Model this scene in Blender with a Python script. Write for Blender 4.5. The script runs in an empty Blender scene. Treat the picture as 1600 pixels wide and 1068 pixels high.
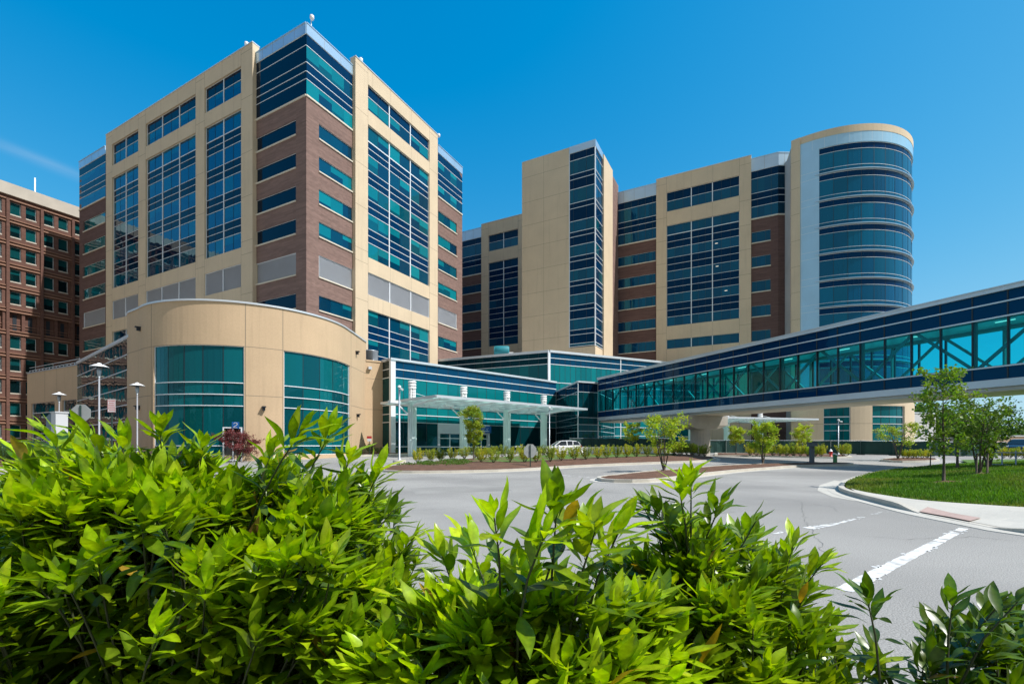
import bpy, bmesh, math, random
from mathutils import Vector, noise
random.seed(7)
R = random.Random(11)
SC = bpy.context.scene
COL = SC.collection
rad = math.radians
# ------------------------------------------------------------------ camera model
F_PX, U0, V0, EYE = 740.0, 800.0, 696.0, 1.6
YA, YB, SL = 32.0, 85.0, 0.0224          # the drive is level, then climbs gently to the buildings


def gz(y):
    return SL * (min(max(y, YA), YB) - YA)


def on_ground(u, v):
    k = (v - V0) / F_PX
    y = EYE / k if k > 0 else 1e9
    if y > YA or y < 0:
        y = (EYE + SL * YA) / (k + SL)
    return ((u - U0) / F_PX * y, y)


def at(u, y):
    return ((u - U0) / F_PX * y, y)


# ------------------------------------------------------------------ mesh builder
class MB:
    def __init__(s):
        s.v = []; s.f = []; s.m = []; s.c = []; s.sm = []

    def face(s, pts, m=0, c=(1, 1, 1), sm=False):
        i = len(s.v)
        s.v += [tuple(p) for p in pts]
        s.f.append(tuple(range(i, i + len(pts)))); s.m.append(m); s.c.append(c); s.sm.append(sm)

    def hexa(s, p, m=0, c=(1, 1, 1), skip=()):
        # p: 8 corners, bottom ring 0-3, top ring 4-7
        i = len(s.v); s.v += [tuple(q) for q in p]
        for k, q in enumerate(((3, 2, 1, 0), (4, 5, 6, 7), (0, 1, 5, 4), (1, 2, 6, 5), (2, 3, 7, 6), (3, 0, 4, 7))):
            if k in skip: continue
            s.f.append(tuple(i + a for a in q)); s.m.append(m); s.c.append(c); s.sm.append(False)

    def box(s, x0, x1, y0, y1, z0, z1, m=0, c=(1, 1, 1)):
        s.hexa([(x0, y0, z0), (x1, y0, z0), (x1, y1, z0), (x0, y1, z0), (x0, y0, z1), (x1, y0, z1), (x1, y1, z1), (x0, y1, z1)], m, c)

    def beam(s, a, b, w, h, m=0, c=(1, 1, 1)):
        a = Vector(a); b = Vector(b); d = (b - a).normalized()
        up = Vector((0, 0, 1)) if abs(d.z) < .95 else Vector((1, 0, 0))
        x = d.cross(up).normalized() * w / 2; y = x.cross(d).normalized() * h / 2
        s.hexa([a - x - y, a + x - y, a + x + y, a - x + y, b - x - y, b + x - y, b + x + y, b - x + y], m, c)

    def tube(s, pts, rads, n=8, m=0, c=(1, 1, 1), cap=True, sm=True):
        rings = []
        P = [Vector(p) for p in pts]
        for i, p in enumerate(P):
            d = (P[min(i + 1, len(P) - 1)] - P[max(i - 1, 0)])
            d = d.normalized() if d.length > 1e-9 else Vector((0, 0, 1))
            up = Vector((0, 1, 0)) if abs(d.z) > .8 else Vector((0, 0, 1))
            x = d.cross(up).normalized(); y = d.cross(x).normalized()
            r = rads[i] if hasattr(rads, '__len__') else rads
            k = len(s.v)
            s.v += [tuple(p + (x * math.cos(2 * math.pi * j / n) + y * math.sin(2 * math.pi * j / n)) * r) for j in range(n)]
            rings.append(k)
        for a, b in zip(rings, rings[1:]):
            for j in range(n):
                s.f.append((a + j, a + (j + 1) % n, b + (j + 1) % n, b + j)); s.m.append(m); s.c.append(c); s.sm.append(sm)
        if cap:
            for k in (rings[0], rings[-1]):
                s.f.append(tuple(range(k, k + n))); s.m.append(m); s.c.append(c); s.sm.append(False)

    def lathe(s, cx, cy, prof, n=20, m=0, c=(1, 1, 1), sm=True):
        s.tube([(cx, cy, z) for r, z in prof], [max(r, .0005) for r, z in prof], n, m, c, True, sm)

    def poly_prism(s, pts, z0, z1, m=0, c=(1, 1, 1), bottom=True):
        n = len(pts)
        for i in range(n):
            a, b = pts[i], pts[(i + 1) % n]
            s.face([(a[0], a[1], z0), (b[0], b[1], z0), (b[0], b[1], z1), (a[0], a[1], z1)], m, c)
        s.face([(p[0], p[1], z1) for p in pts], m, c)
        if bottom: s.face([(p[0], p[1], z0) for p in reversed(pts)], m, c)

    def build(s, name, mats, parent=None, label=None):
        if not isinstance(mats, (list, tuple)): mats = [mats]
        off = Vector((0, 0, 0))
        if parent is not None:
            off = parent.location.copy()
            if parent.parent is not None: off = off + parent.parent.location
        me = bpy.data.meshes.new(name)
        me.from_pydata([(a[0] - off.x, a[1] - off.y, a[2] - off.z) for a in s.v], [], s.f)
        for q in mats: me.materials.append(q)
        me.polygons.foreach_set('material_index', s.m)
        me.polygons.foreach_set('use_smooth', s.sm)
        at_ = me.color_attributes.new('Col', 'FLOAT_COLOR', 'CORNER')
        buf = []
        for f, c in zip(s.f, s.c):
            if isinstance(c[0], tuple):
                for q in c: buf += [q[0], q[1], q[2], 1.0]
            else: buf += [c[0], c[1], c[2], 1.0] * len(f)
        at_.data.foreach_set('color', buf)
        me.update()
        o = bpy.data.objects.new(name, me); COL.objects.link(o)
        if parent is not None: o.parent = parent
        if label: o['label'] = label
        return o


def thing(name, label, cat, loc=(0, 0, 0), group=None):
    o = bpy.data.objects.new(name, None); COL.objects.link(o); o.location = loc
    o['label'] = label; o['category'] = cat
    if group: o['group'] = group
    return o


def tag(o, label, cat, group=None, kind=None):
    o['label'] = label; o['category'] = cat
    if group: o['group'] = group
    if kind: o['kind'] = kind
    return o


def struct(o, label, cat):
    return tag(o, label, cat, None, 'structure')


def copy_thing(o, loc, rz=0, sc=1, label=None):
    r = o.copy(); COL.objects.link(r); r.location = loc; r.rotation_euler = (0, 0, rz); r.scale = (sc, sc, sc)
    if label: r['label'] = label
    for ch in list(o.children):
        c = ch.copy(); COL.objects.link(c); c.parent = r
        for g in list(ch.children):
            d = g.copy(); COL.objects.link(d); d.parent = c
    return r


# ------------------------------------------------------------------ materials
def new_mat(name):
    m = bpy.data.materials.new(name); m.use_nodes = True
    nt = m.node_tree; nt.nodes.clear()
    out = nt.nodes.new('ShaderNodeOutputMaterial')
    return m, nt, out


def N(nt, kind, **kw):
    n = nt.nodes.new(kind)
    for k, v in kw.items():
        if k.startswith('i_'):
            key = k[2:].replace('_', ' ')
            n.inputs[int(key) if key.isdigit() else key].default_value = v
        else: setattr(n, k, v)
    return n


def surf(name, col, rough=.8, var=.12, scale=.6, stretch=(1, 1, 1), bump=0., bscale=30., fine=0., metal=0., attr=False, spec=.5, streak=0., tint=None):
    """Principled surface whose colour wanders a little with world position (wear, dirt), optional fine grain and bump."""
    m, nt, out = new_mat(name); L = nt.links.new
    b = N(nt, 'ShaderNodeBsdfPrincipled'); L(b.outputs[0], out.inputs[0])
    b.inputs['Roughness'].default_value = rough; b.inputs['Metallic'].default_value = metal
    b.inputs['Specular IOR Level'].default_value = spec
    g = N(nt, 'ShaderNodeNewGeometry'); mp = N(nt, 'ShaderNodeMapping'); mp.inputs['Scale'].default_value = stretch
    L(g.outputs['Position'], mp.inputs[0])
    n1 = N(nt, 'ShaderNodeTexNoise'); n1.inputs['Scale'].default_value = scale; n1.inputs['Detail'].default_value = 5
    L(mp.outputs[0], n1.inputs['Vector'])
    mr = N(nt, 'ShaderNodeMapRange'); mr.inputs[1].default_value = .25; mr.inputs[2].default_value = .75
    mr.inputs[3].default_value = 1 - var; mr.inputs[4].default_value = 1 + var
    L(n1.outputs['Fac'], mr.inputs[0])
    val = mr.outputs[0]
    if fine:
        n2 = N(nt, 'ShaderNodeTexNoise'); n2.inputs['Scale'].default_value = bscale; n2.inputs['Detail'].default_value = 3
        L(g.outputs['Position'], n2.inputs['Vector'])
        m2 = N(nt, 'ShaderNodeMapRange'); m2.inputs[1].default_value = .3; m2.inputs[2].default_value = .7
        m2.inputs[3].default_value = 1 - fine; m2.inputs[4].default_value = 1 + fine
        L(n2.outputs['Fac'], m2.inputs[0])
        mm = N(nt, 'ShaderNodeMath', operation='MULTIPLY'); L(val, mm.inputs[0]); L(m2.outputs[0], mm.inputs[1]); val = mm.outputs[0]
    if streak:
        mp3 = N(nt, 'ShaderNodeMapping'); mp3.inputs['Scale'].default_value = (1.3, 1.3, .07); L(g.outputs['Position'], mp3.inputs[0])
        n3 = N(nt, 'ShaderNodeTexNoise'); n3.inputs['Scale'].default_value = 1.6; n3.inputs['Detail'].default_value = 4
        L(mp3.outputs[0], n3.inputs['Vector'])
        m3 = N(nt, 'ShaderNodeMapRange'); m3.inputs[1].default_value = .55; m3.inputs[2].default_value = .8
        m3.inputs[3].default_value = 1; m3.inputs[4].default_value = 1 - streak
        L(n3.outputs['Fac'], m3.inputs[0])
        mm = N(nt, 'ShaderNodeMath', operation='MULTIPLY'); L(val, mm.inputs[0]); L(m3.outputs[0], mm.inputs[1]); val = mm.outputs[0]
    vm = N(nt, 'ShaderNodeVectorMath', operation='SCALE'); L(val, vm.inputs['Scale'])
    if attr:
        a = N(nt, 'ShaderNodeVertexColor'); a.layer_name = 'Col'
        mu = N(nt, 'ShaderNodeVectorMath', operation='MULTIPLY'); L(a.outputs[0], mu.inputs[0]); mu.inputs[1].default_value = col
        L(mu.outputs[0], vm.inputs[0])
    else: vm.inputs[0].default_value = col
    res = vm.outputs[0]
    if tint:
        n4 = N(nt, 'ShaderNodeTexNoise'); n4.inputs['Scale'].default_value = tint[1]; n4.inputs['Detail'].default_value = 6
        L(g.outputs['Position'], n4.inputs['Vector'])
        m4 = N(nt, 'ShaderNodeMapRange'); m4.inputs[1].default_value = .45; m4.inputs[2].default_value = .65; m4.inputs[4].default_value = tint[2]
        L(n4.outputs['Fac'], m4.inputs[0])
        mx = N(nt, 'ShaderNodeMix', data_type='RGBA'); L(m4.outputs[0], mx.inputs[0]); L(res, mx.inputs[6]); mx.inputs[7].default_value = (*tint[0], 1)
        res = mx.outputs[2]
    L(res, b.inputs['Base Color'])
    if bump:
        nb = N(nt, 'ShaderNodeTexNoise'); nb.inputs['Scale'].default_value = bscale; nb.inputs['Detail'].default_value = 4
        L(g.outputs['Position'], nb.inputs['Vector'])
        bp = N(nt, 'ShaderNodeBump'); bp.inputs['Strength'].default_value = bump; bp.inputs['Distance'].default_value = .02
        L(nb.outputs['Fac'], bp.inputs['Height']); L(bp.outputs[0], b.inputs['Normal'])
    return m


def brick(name, col, band, rough=.9):
    """Brickwork: courses with mortar, block-to-block colour scatter and faint darker courses every floor."""
    m, nt, out = new_mat(name); L = nt.links.new
    b = N(nt, 'ShaderNodeBsdfPrincipled'); L(b.outputs[0], out.inputs[0]); b.inputs['Roughness'].default_value = rough
    b.inputs['Specular IOR Level'].default_value = .25
    g = N(nt, 'ShaderNodeNewGeometry')
    sep = N(nt, 'ShaderNodeSeparateXYZ'); L(g.outputs['Position'], sep.inputs[0])
    ad = N(nt, 'ShaderNodeMath', operation='ADD'); L(sep.outputs[0], ad.inputs[0])
    mu = N(nt, 'ShaderNodeMath', operation='MULTIPLY'); L(sep.outputs[1], mu.inputs[0]); mu.inputs[1].default_value = .83; L(mu.outputs[0], ad.inputs[1])
    cb = N(nt, 'ShaderNodeCombineXYZ'); L(ad.outputs[0], cb.inputs[0]); L(sep.outputs[2], cb.inputs[1])
    br = N(nt, 'ShaderNodeTexBrick'); L(cb.outputs[0], br.inputs['Vector'])
    br.inputs['Scale'].default_value = 1.; br.inputs['Brick Width'].default_value = .6; br.inputs['Row Height'].default_value = .2
    br.inputs['Mortar Size'].default_value = .012; br.inputs['Bias'].default_value = 0
    br.inputs['Color1'].default_value = (*[c * .86 for c in col], 1); br.inputs['Color2'].default_value = (*[c * 1.12 for c in col], 1)
    br.inputs['Mortar'].default_value = (*[c * .8 + .03 for c in col], 1)
    mp = N(nt, 'ShaderNodeMapping'); mp.inputs['Scale'].default_value = (.10, .10, 2.6); L(g.outputs['Position'], mp.inputs[0])
    n = N(nt, 'ShaderNodeTexNoise'); n.inputs['Scale'].default_value = 1.; n.inputs['Detail'].default_value = 4; L(mp.outputs[0], n.inputs['Vector'])
    mr = N(nt, 'ShaderNodeMapRange'); mr.inputs[1].default_value = .3; mr.inputs[2].default_value = .7
    mr.inputs[3].default_value = 1 - band; mr.inputs[4].default_value = 1 + band; L(n.outputs['Fac'], mr.inputs[0])
    vm = N(nt, 'ShaderNodeVectorMath', operation='SCALE'); L(br.outputs['Color'], vm.inputs[0]); L(mr.outputs[0], vm.inputs['Scale'])
    L(vm.outputs[0], b.inputs['Base Color'])
    return m


def glass(name, ior=2.0, wob=.012, tint=(.18, .78, 1), rough=.01):
    """Coated facade glass: body colour from the pane's own attribute, mirror-sharp sheen, slight waviness pane by pane."""
    m, nt, out = new_mat(name); L = nt.links.new
    b = N(nt, 'ShaderNodeBsdfPrincipled'); L(b.outputs[0], out.inputs[0])
    b.inputs['Roughness'].default_value = rough; b.inputs['IOR'].default_value = ior
    b.inputs['Specular Tint'].default_value = (*tint, 1)
    a = N(nt, 'ShaderNodeVertexColor'); a.layer_name = 'Col'; L(a.outputs[0], b.inputs['Base Color'])
    g = N(nt, 'ShaderNodeNewGeometry')
    n = N(nt, 'ShaderNodeTexNoise'); n.inputs['Scale'].default_value = .7; n.inputs['Detail'].default_value = 2
    L(g.outputs['Position'], n.inputs['Vector'])
    bp = N(nt, 'ShaderNodeBump'); bp.inputs['Strength'].default_value = 1.; bp.inputs['Distance'].default_value = wob
    L(n.outputs['Fac'], bp.inputs['Height']); L(bp.outputs[0], b.inputs['Normal'])
    return m


def clear_glass(name, tint, ior=1.6):
    m, nt, out = new_mat(name); L = nt.links.new
    t = N(nt, 'ShaderNodeBsdfTransparent'); t.inputs[0].default_value = (*tint, 1)
    gl = N(nt, 'ShaderNodeBsdfGlossy'); gl.inputs['Roughness'].default_value = .02; gl.inputs['Color'].default_value = (.35, .80, .92, 1)
    fr = N(nt, 'ShaderNodeFresnel'); fr.inputs[0].default_value = ior
    mx = N(nt, 'ShaderNodeMixShader'); L(fr.outputs[0], mx.inputs[0]); L(t.outputs[0], mx.inputs[1]); L(gl.outputs[0], mx.inputs[2])
    L(mx.outputs[0], out.inputs[0])
    return m


def frosted(name, col, trans):
    m, nt, out = new_mat(name); L = nt.links.new
    d = N(nt, 'ShaderNodeBsdfDiffuse'); d.inputs[0].default_value = (*col, 1)
    t = N(nt, 'ShaderNodeBsdfTranslucent'); t.inputs[0].default_value = (*col, 1)
    mx = N(nt, 'ShaderNodeMixShader'); mx.inputs[0].default_value = trans; L(d.outputs[0], mx.inputs[1]); L(t.outputs[0], mx.inputs[2])
    gl = N(nt, 'ShaderNodeBsdfGlossy'); gl.inputs['Roughness'].default_value = .1
    m2 = N(nt, 'ShaderNodeMixShader'); m2.inputs[0].default_value = .06; L(mx.outputs[0], m2.inputs[1]); L(gl.outputs[0], m2.inputs[2])
    L(m2.outputs[0], out.inputs[0])
    return m


def leaf_mat(name, rough=.42, trans=.35, tgain=(1.5, 1.5, .5), spec=.4, blot=25.):
    m, nt, out = new_mat(name); L = nt.links.new
    a0 = N(nt, 'ShaderNodeVertexColor'); a0.layer_name = 'Col'
    g = N(nt, 'ShaderNodeNewGeometry'); nz = N(nt, 'ShaderNodeTexNoise'); nz.inputs['Scale'].default_value = blot; nz.inputs['Detail'].default_value = 3
    L(g.outputs['Position'], nz.inputs['Vector']); mr = N(nt, 'ShaderNodeMapRange'); mr.inputs[1].default_value = .3; mr.inputs[2].default_value = .7; mr.inputs[3].default_value = .70; mr.inputs[4].default_value = 1.2
    L(nz.outputs['Fac'], mr.inputs[0])
    a = N(nt, 'ShaderNodeVectorMath', operation='SCALE'); L(a0.outputs[0], a.inputs[0]); L(mr.outputs[0], a.inputs['Scale'])
    b = N(nt, 'ShaderNodeBsdfPrincipled'); b.inputs['Roughness'].default_value = rough; b.inputs['Specular IOR Level'].default_value = spec
    L(a.outputs[0], b.inputs['Base Color'])
    t = N(nt, 'ShaderNodeBsdfTranslucent')
    mu = N(nt, 'ShaderNodeVectorMath', operation='MULTIPLY'); L(a.outputs[0], mu.inputs[0]); mu.inputs[1].default_value = tgain
    L(mu.outputs[0], t.inputs[0])
    mx = N(nt, 'ShaderNodeMixShader'); mx.inputs[0].default_value = trans; L(b.outputs[0], mx.inputs[1]); L(t.outputs[0], mx.inputs[2])
    L(mx.outputs[0], out.inputs[0])
    return m


M = {}
M['cream'] = surf('cream precast concrete', (.610, .490, .340), .85, .06, .3, bump=.1, bscale=8, fine=.04, streak=.12)
M['tan'] = surf('tan precast concrete', (.54, .39, .245), .85, .06, .28, bump=.1, bscale=8, fine=.04, streak=.12)
M['pale_panel'] = surf('sky tinted glazed panel', (.33, .58, .78), .18, .07, .3, spec=.8)  # reflected sky is put into the base colour as pale blue
M['oldsill'] = surf('weathered stone sill', (.48, .43, .36), .85, .1, .5)
M['joint'] = surf('sealant joint', (.26, .21, .15), .9, .1)
M['coping'] = surf('pale metal coping', (.62, .66, .70), .4, .06, .5, metal=.3)
M['metal'] = surf('silver metal panel', (.46, .62, .76), .28, .08, .3, metal=.5)
M['truss'] = surf('grey painted steel', (.27, .32, .31), .5, .05)
M['lamppole'] = surf('pale grey lamp pole', (.30, .31, .34), .45, .06)
M['white'] = surf('white aluminium mullion', (.72, .76, .80), .4, .05, .4)
M['dark'] = surf('dark glazing gasket', (.012, .02, .03), .5, .1)
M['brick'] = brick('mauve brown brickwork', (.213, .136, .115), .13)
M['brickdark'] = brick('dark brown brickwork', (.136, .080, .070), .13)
M['oldbrick'] = brick('old red brickwork', (.135, .068, .051), .12)
M['oldtrim'] = surf('brick ledge trim', (.27, .15, .10), .9, .1, .5)
M['sill'] = surf('pale stone sill', (.66, .60, .49), .8, .06, .5)
M['louvre'] = surf('grey louvre slats', (.50, .52, .56), .5, .05, .4)
M['glass'] = glass('coated facade glass', 1.75)
M['glass_sky'] = glass('sky mirroring blue glass', 2.2, .012, (.16, .70, 1.))
M['span'] = glass('navy spandrel glass', 1.32, .006)
M['glass_soft'] = glass('low sheen teal glass', 1.42, .01)
M['mirror'] = glass('mirror coated glass', 3.6, .016, (.62, .85, .92))
M['glass_low'] = glass('teal entrance glass', 1.5, .01)
M['bridge'] = clear_glass('clear teal bridge glass', (.11, .80, .86), 1.45)
M['frost'] = frosted('frosted canopy glass', (.72, .88, .83), .68)
M['concrete'] = surf('cast concrete', (.42, .38, .33), .9, .12, .8, bump=.15, bscale=20, fine=.08)
M['kerb'] = surf('pale concrete kerb', (.50, .465, .40), .9, .14, 1.2, bump=.2, bscale=30, fine=.12)
M['pavement'] = surf('pale concrete paving', (.50, .475, .42), .9, .10, .7, bump=.15, bscale=40, fine=.08)
M['asphalt'] = surf('worn grey asphalt', (.315, .302, .280), .88, .22, .14, bump=.35, bscale=70, fine=.48, tint=((.185, .178, .168), .17, .6))
M['crack'] = surf('asphalt crack filler', (.14, .135, .13), .8, .2)
M['paint'] = surf('worn white road paint', (.74, .74, .72), .75, .12, 3., fine=.22, bscale=60, tint=((.33, .32, .30), 7., .75))
M['patch'] = surf('darker asphalt patch', (.27, .26, .24), .9, .18, .5, fine=.3, bscale=70)
M['mulch'] = surf('brown bark mulch', (.125, .062, .036), .95, .3, 2., bump=1., bscale=35, fine=.45)
M['soil'] = surf('turf ground', (.075, .15, .018), .95, .3, .8, bump=.6, bscale=30, fine=.3)
M['field'] = surf('far ground', (.34, .30, .22), .95, .2, .05)
M['tactile'] = surf('pink tactile paving', (.43, .31, .27), .85, .15, 2., fine=.1)
M['pole'] = surf('galvanised pole', (.40, .44, .48), .4, .08, 1., metal=.5)
M['poledark'] = surf('dark green sign post', (.02, .05, .04), .5, .1)
M['white_paint'] = surf('white enamel', (.80, .80, .80), .3, .03)
M['signback'] = surf('bare aluminium sign back', (.36, .38, .38), .5, .1, 3., metal=.4)
M['signred'] = surf('red sign paint', (.55, .03, .03), .5, .05)
M['signblue'] = surf('blue sign panel', (.005, .085, .30), .4, .03)
M['kiosk'] = surf('grey blue sign pylon', (.10, .13, .165), .5, .06)
M['hydrant'] = surf('red hydrant paint', (.50, .03, .02), .4, .1)
M['green_paint'] = surf('green bollard paint', (.06, .26, .10), .5, .08)
M['mesh'] = surf('dark green fence screen', (.012, .055, .045), .8, .25, 1.5, stretch=(1, 1, .3))
M['barrier'] = surf('white concrete barrier', (.70, .69, .66), .8, .08, 1.)
M['bark'] = surf('grey brown bark', (.085, .068, .052), .9, .25, 6., fine=.2, bscale=40, bump=.4)
M['stem'] = surf('green brown stem', (.045, .055, .02), .7, .2, 8.)
M['leaf'] = leaf_mat('tree leaf', .45, .40)
M['laurel'] = leaf_mat('glossy laurel leaf', .34, .36, (1.6, 1.62, .22), .6, 45.)
M['blade'] = leaf_mat('grass blade', .6, .3)
M['carwhite'] = surf('white car paint', (.80, .80, .81), .18, .02, spec=.7)
M['cardark'] = surf('dark blue car paint', (.015, .03, .06), .2, .05, spec=.8)
M['carglass'] = surf('dark car window', (.01, .014, .018), .05, .05, spec=.9)
M['rubber'] = surf('tyre rubber', (.018, .018, .018), .85, .1)
M['rim'] = surf('alloy rim', (.5, .5, .52), .3, .05, metal=.7)
M['lampglass'] = surf('headlight lens', (.7, .72, .74), .1, .02)
M['redlens'] = surf('red tail lens', (.35, .01, .01), .2, .02)
M['tank'] = surf('teal tarpaulin', (.01, .20, .24), .6, .1)
M['roof'] = surf('pale roof membrane', (.45, .45, .44), .9, .1, .3)
M['farwhite'] = surf('far white rendered wall', (.52, .52, .53), .9, .05)
M['fartan'] = surf('far tan wall', (.46, .34, .24), .9, .06)


def light_mat():
    m, nt, out = new_mat('lit ceiling strip')
    e = N(nt, 'ShaderNodeEmission'); e.inputs[0].default_value = (1, .93, .8, 1); e.inputs[1].default_value = 1.0
    nt.links.new(e.outputs[0], out.inputs[0]); return m


M['strip'] = light_mat()
# ------------------------------------------------------------------ facades
class Path:
    """A wall line in plan, left to right as one looks at it from outside; s runs along it, o is out of it, z up."""
    def __init__(s, pts, smooth=False):
        s.p = [Vector((a[0], a[1])) for a in pts]
        s.cum = [0.]
        for a, b in zip(s.p, s.p[1:]): s.cum.append(s.cum[-1] + (b - a).length)
        s.len = s.cum[-1]
        tn = []
        for i in range(len(s.p)):
            a = s.p[max(i - 1, 0)]; b = s.p[min(i + 1, len(s.p) - 1)]
            t = (b - a).normalized(); tn.append(Vector((t.y, -t.x)))
        s.n = tn; s.many = len(pts) > 2

    def seg(s, d):
        for i in range(len(s.p) - 1):
            if d <= s.cum[i + 1] or i == len(s.p) - 2: return i
        return 0

    def pt(s, d, z, o=0.):
        i = s.seg(d); L = s.cum[i + 1] - s.cum[i]; k = (d - s.cum[i]) / L
        p = s.p[i].lerp(s.p[i + 1], k); n = s.n[i].lerp(s.n[i + 1], k).normalized()
        return (p.x + n.x * o, p.y + n.y * o, z)

    def s_at(s, u):
        k = (u - U0) / F_PX; best = None
        for i in range(len(s.p) - 1):
            a, b = s.p[i], s.p[i + 1]; d = b - a
            den = d.x - k * d.y
            if abs(den) < 1e-9: continue
            t = (k * a.y - a.x) / den
            y = a.y + t * d.y
            ok = (-1e-6 <= t <= 1 + 1e-6) if s.many else True
            if ok and y > 0 and (best is None or y < best[1]): best = (s.cum[i] + t * (s.cum[i + 1] - s.cum[i]), y)
        return best[0]

    def S(s, *us): return [s.s_at(u) for u in us]

    def cuts(s, a, b):
        return [a] + [c for c in s.cum if a + 1e-4 < c < b - 1e-4] + [b]

    def box(s, mb, s0, s1, z0, z1, o0, o1, m=0, c=(1, 1, 1)):
        cs = s.cuts(s0, s1)
        for k, (a, b) in enumerate(zip(cs, cs[1:])):
            sk = []
            if k > 0: sk.append(5)
            if k < len(cs) - 2: sk.append(3)
            mb.hexa([s.pt(a, z0, o1), s.pt(b, z0, o1), s.pt(b, z0, o0), s.pt(a, z0, o0),
                     s.pt(a, z1, o1), s.pt(b, z1, o1), s.pt(b, z1, o0), s.pt(a, z1, o0)], m, c, sk)

    def quad(s, mb, s0, s1, z0, z1, o, m=0, c=(1, 1, 1), t=(0, 0)):
        # t: how far the pane leans sideways and up, as set in its frame
        cs = s.cuts(s0, s1)
        for a, b in zip(cs, cs[1:]):
            mb.face([s.pt(a, z0, o - t[0] - t[1]), s.pt(b, z0, o + t[0] - t[1]), s.pt(b, z1, o + t[0] + t[1]), s.pt(a, z1, o - t[0] + t[1])], m, c, False)


def wall(F, mb, s0, s1, z0, z1, holes=(), o=0., depth=.3, m=0, ends=True, top=True):
    """Wall skin with real openings: front cells, reveals, closed ends and top."""
    H = [(max(a, s0), min(b, s1), max(c, z0), min(d, z1)) for a, b, c, d in holes]
    H = [h for h in H if h[1] - h[0] > .01 and h[3] - h[2] > .01]
    ss = sorted({round(x, 4) for x in [s0, s1] + [h[0] for h in H] + [h[1] for h in H] + [c for c in F.cum if s0 < c < s1]})
    zs = sorted({round(x, 4) for x in [z0, z1] + [h[2] for h in H] + [h[3] for h in H]})
    for a, b in zip(ss, ss[1:]):
        if b - a < 1e-3: continue
        run = None
        for c, d in zip(zs, zs[1:]):
            if d - c < 1e-3: continue
            mid = ((a + b) / 2, (c + d) / 2)
            inh = any(h[0] < mid[0] < h[1] and h[2] < mid[1] < h[3] for h in H)
            if not inh: run = [c, d] if run is None else [run[0], d]
            if (inh or d == zs[-1]) and run:
                F.quad(mb, a, b, run[0], run[1], o, m); run = None
    for h in H:
        for zz in (h[2], h[3]):
            cs = F.cuts(h[0], h[1])
            for a, b in zip(cs, cs[1:]): mb.face([F.pt(a, zz, o), F.pt(b, zz, o), F.pt(b, zz, o - depth), F.pt(a, zz, o - depth)], m)
        for x in (h[0], h[1]):
            mb.face([F.pt(x, h[2], o), F.pt(x, h[3], o), F.pt(x, h[3], o - depth), F.pt(x, h[2], o - depth)], m)
    if ends:
        for x in (s0, s1): mb.face([F.pt(x, z0, o), F.pt(x, z1, o), F.pt(x, z1, o - depth - .6), F.pt(x, z0, o - depth - .6)], m)
    if top:
        cs = F.cuts(s0, s1)
        for a, b in zip(cs, cs[1:]): mb.face([F.pt(a, z1, o), F.pt(b, z1, o), F.pt(b, z1, o - depth - .6), F.pt(a, z1, o - depth - .6)], m)


TEAL = {'v': [(.001, .032, .075), (.001, .045, .09), (.002, .075, .11)], 'blind': [(.003, .16, .20), (.004, .20, .235)], 's': [(.001, .026, .080)]}
BLUE = {'v': [(.001, .025, .065), (.001, .035, .08)], 'blind': [(.002, .06, .10), (.002, .075, .115)], 's': [(.002, .010, .032)]}
NAVY = {'v': [(.001, .012, .036), (.001, .013, .038)], 'blind': [], 's': [(.001, .009, .028)]}
GREEN = {'v': [(.003, .075, .09), (.003, .10, .115), (.004, .12, .13)], 'blind': [], 's': [(.003, .03, .075)]}


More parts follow.
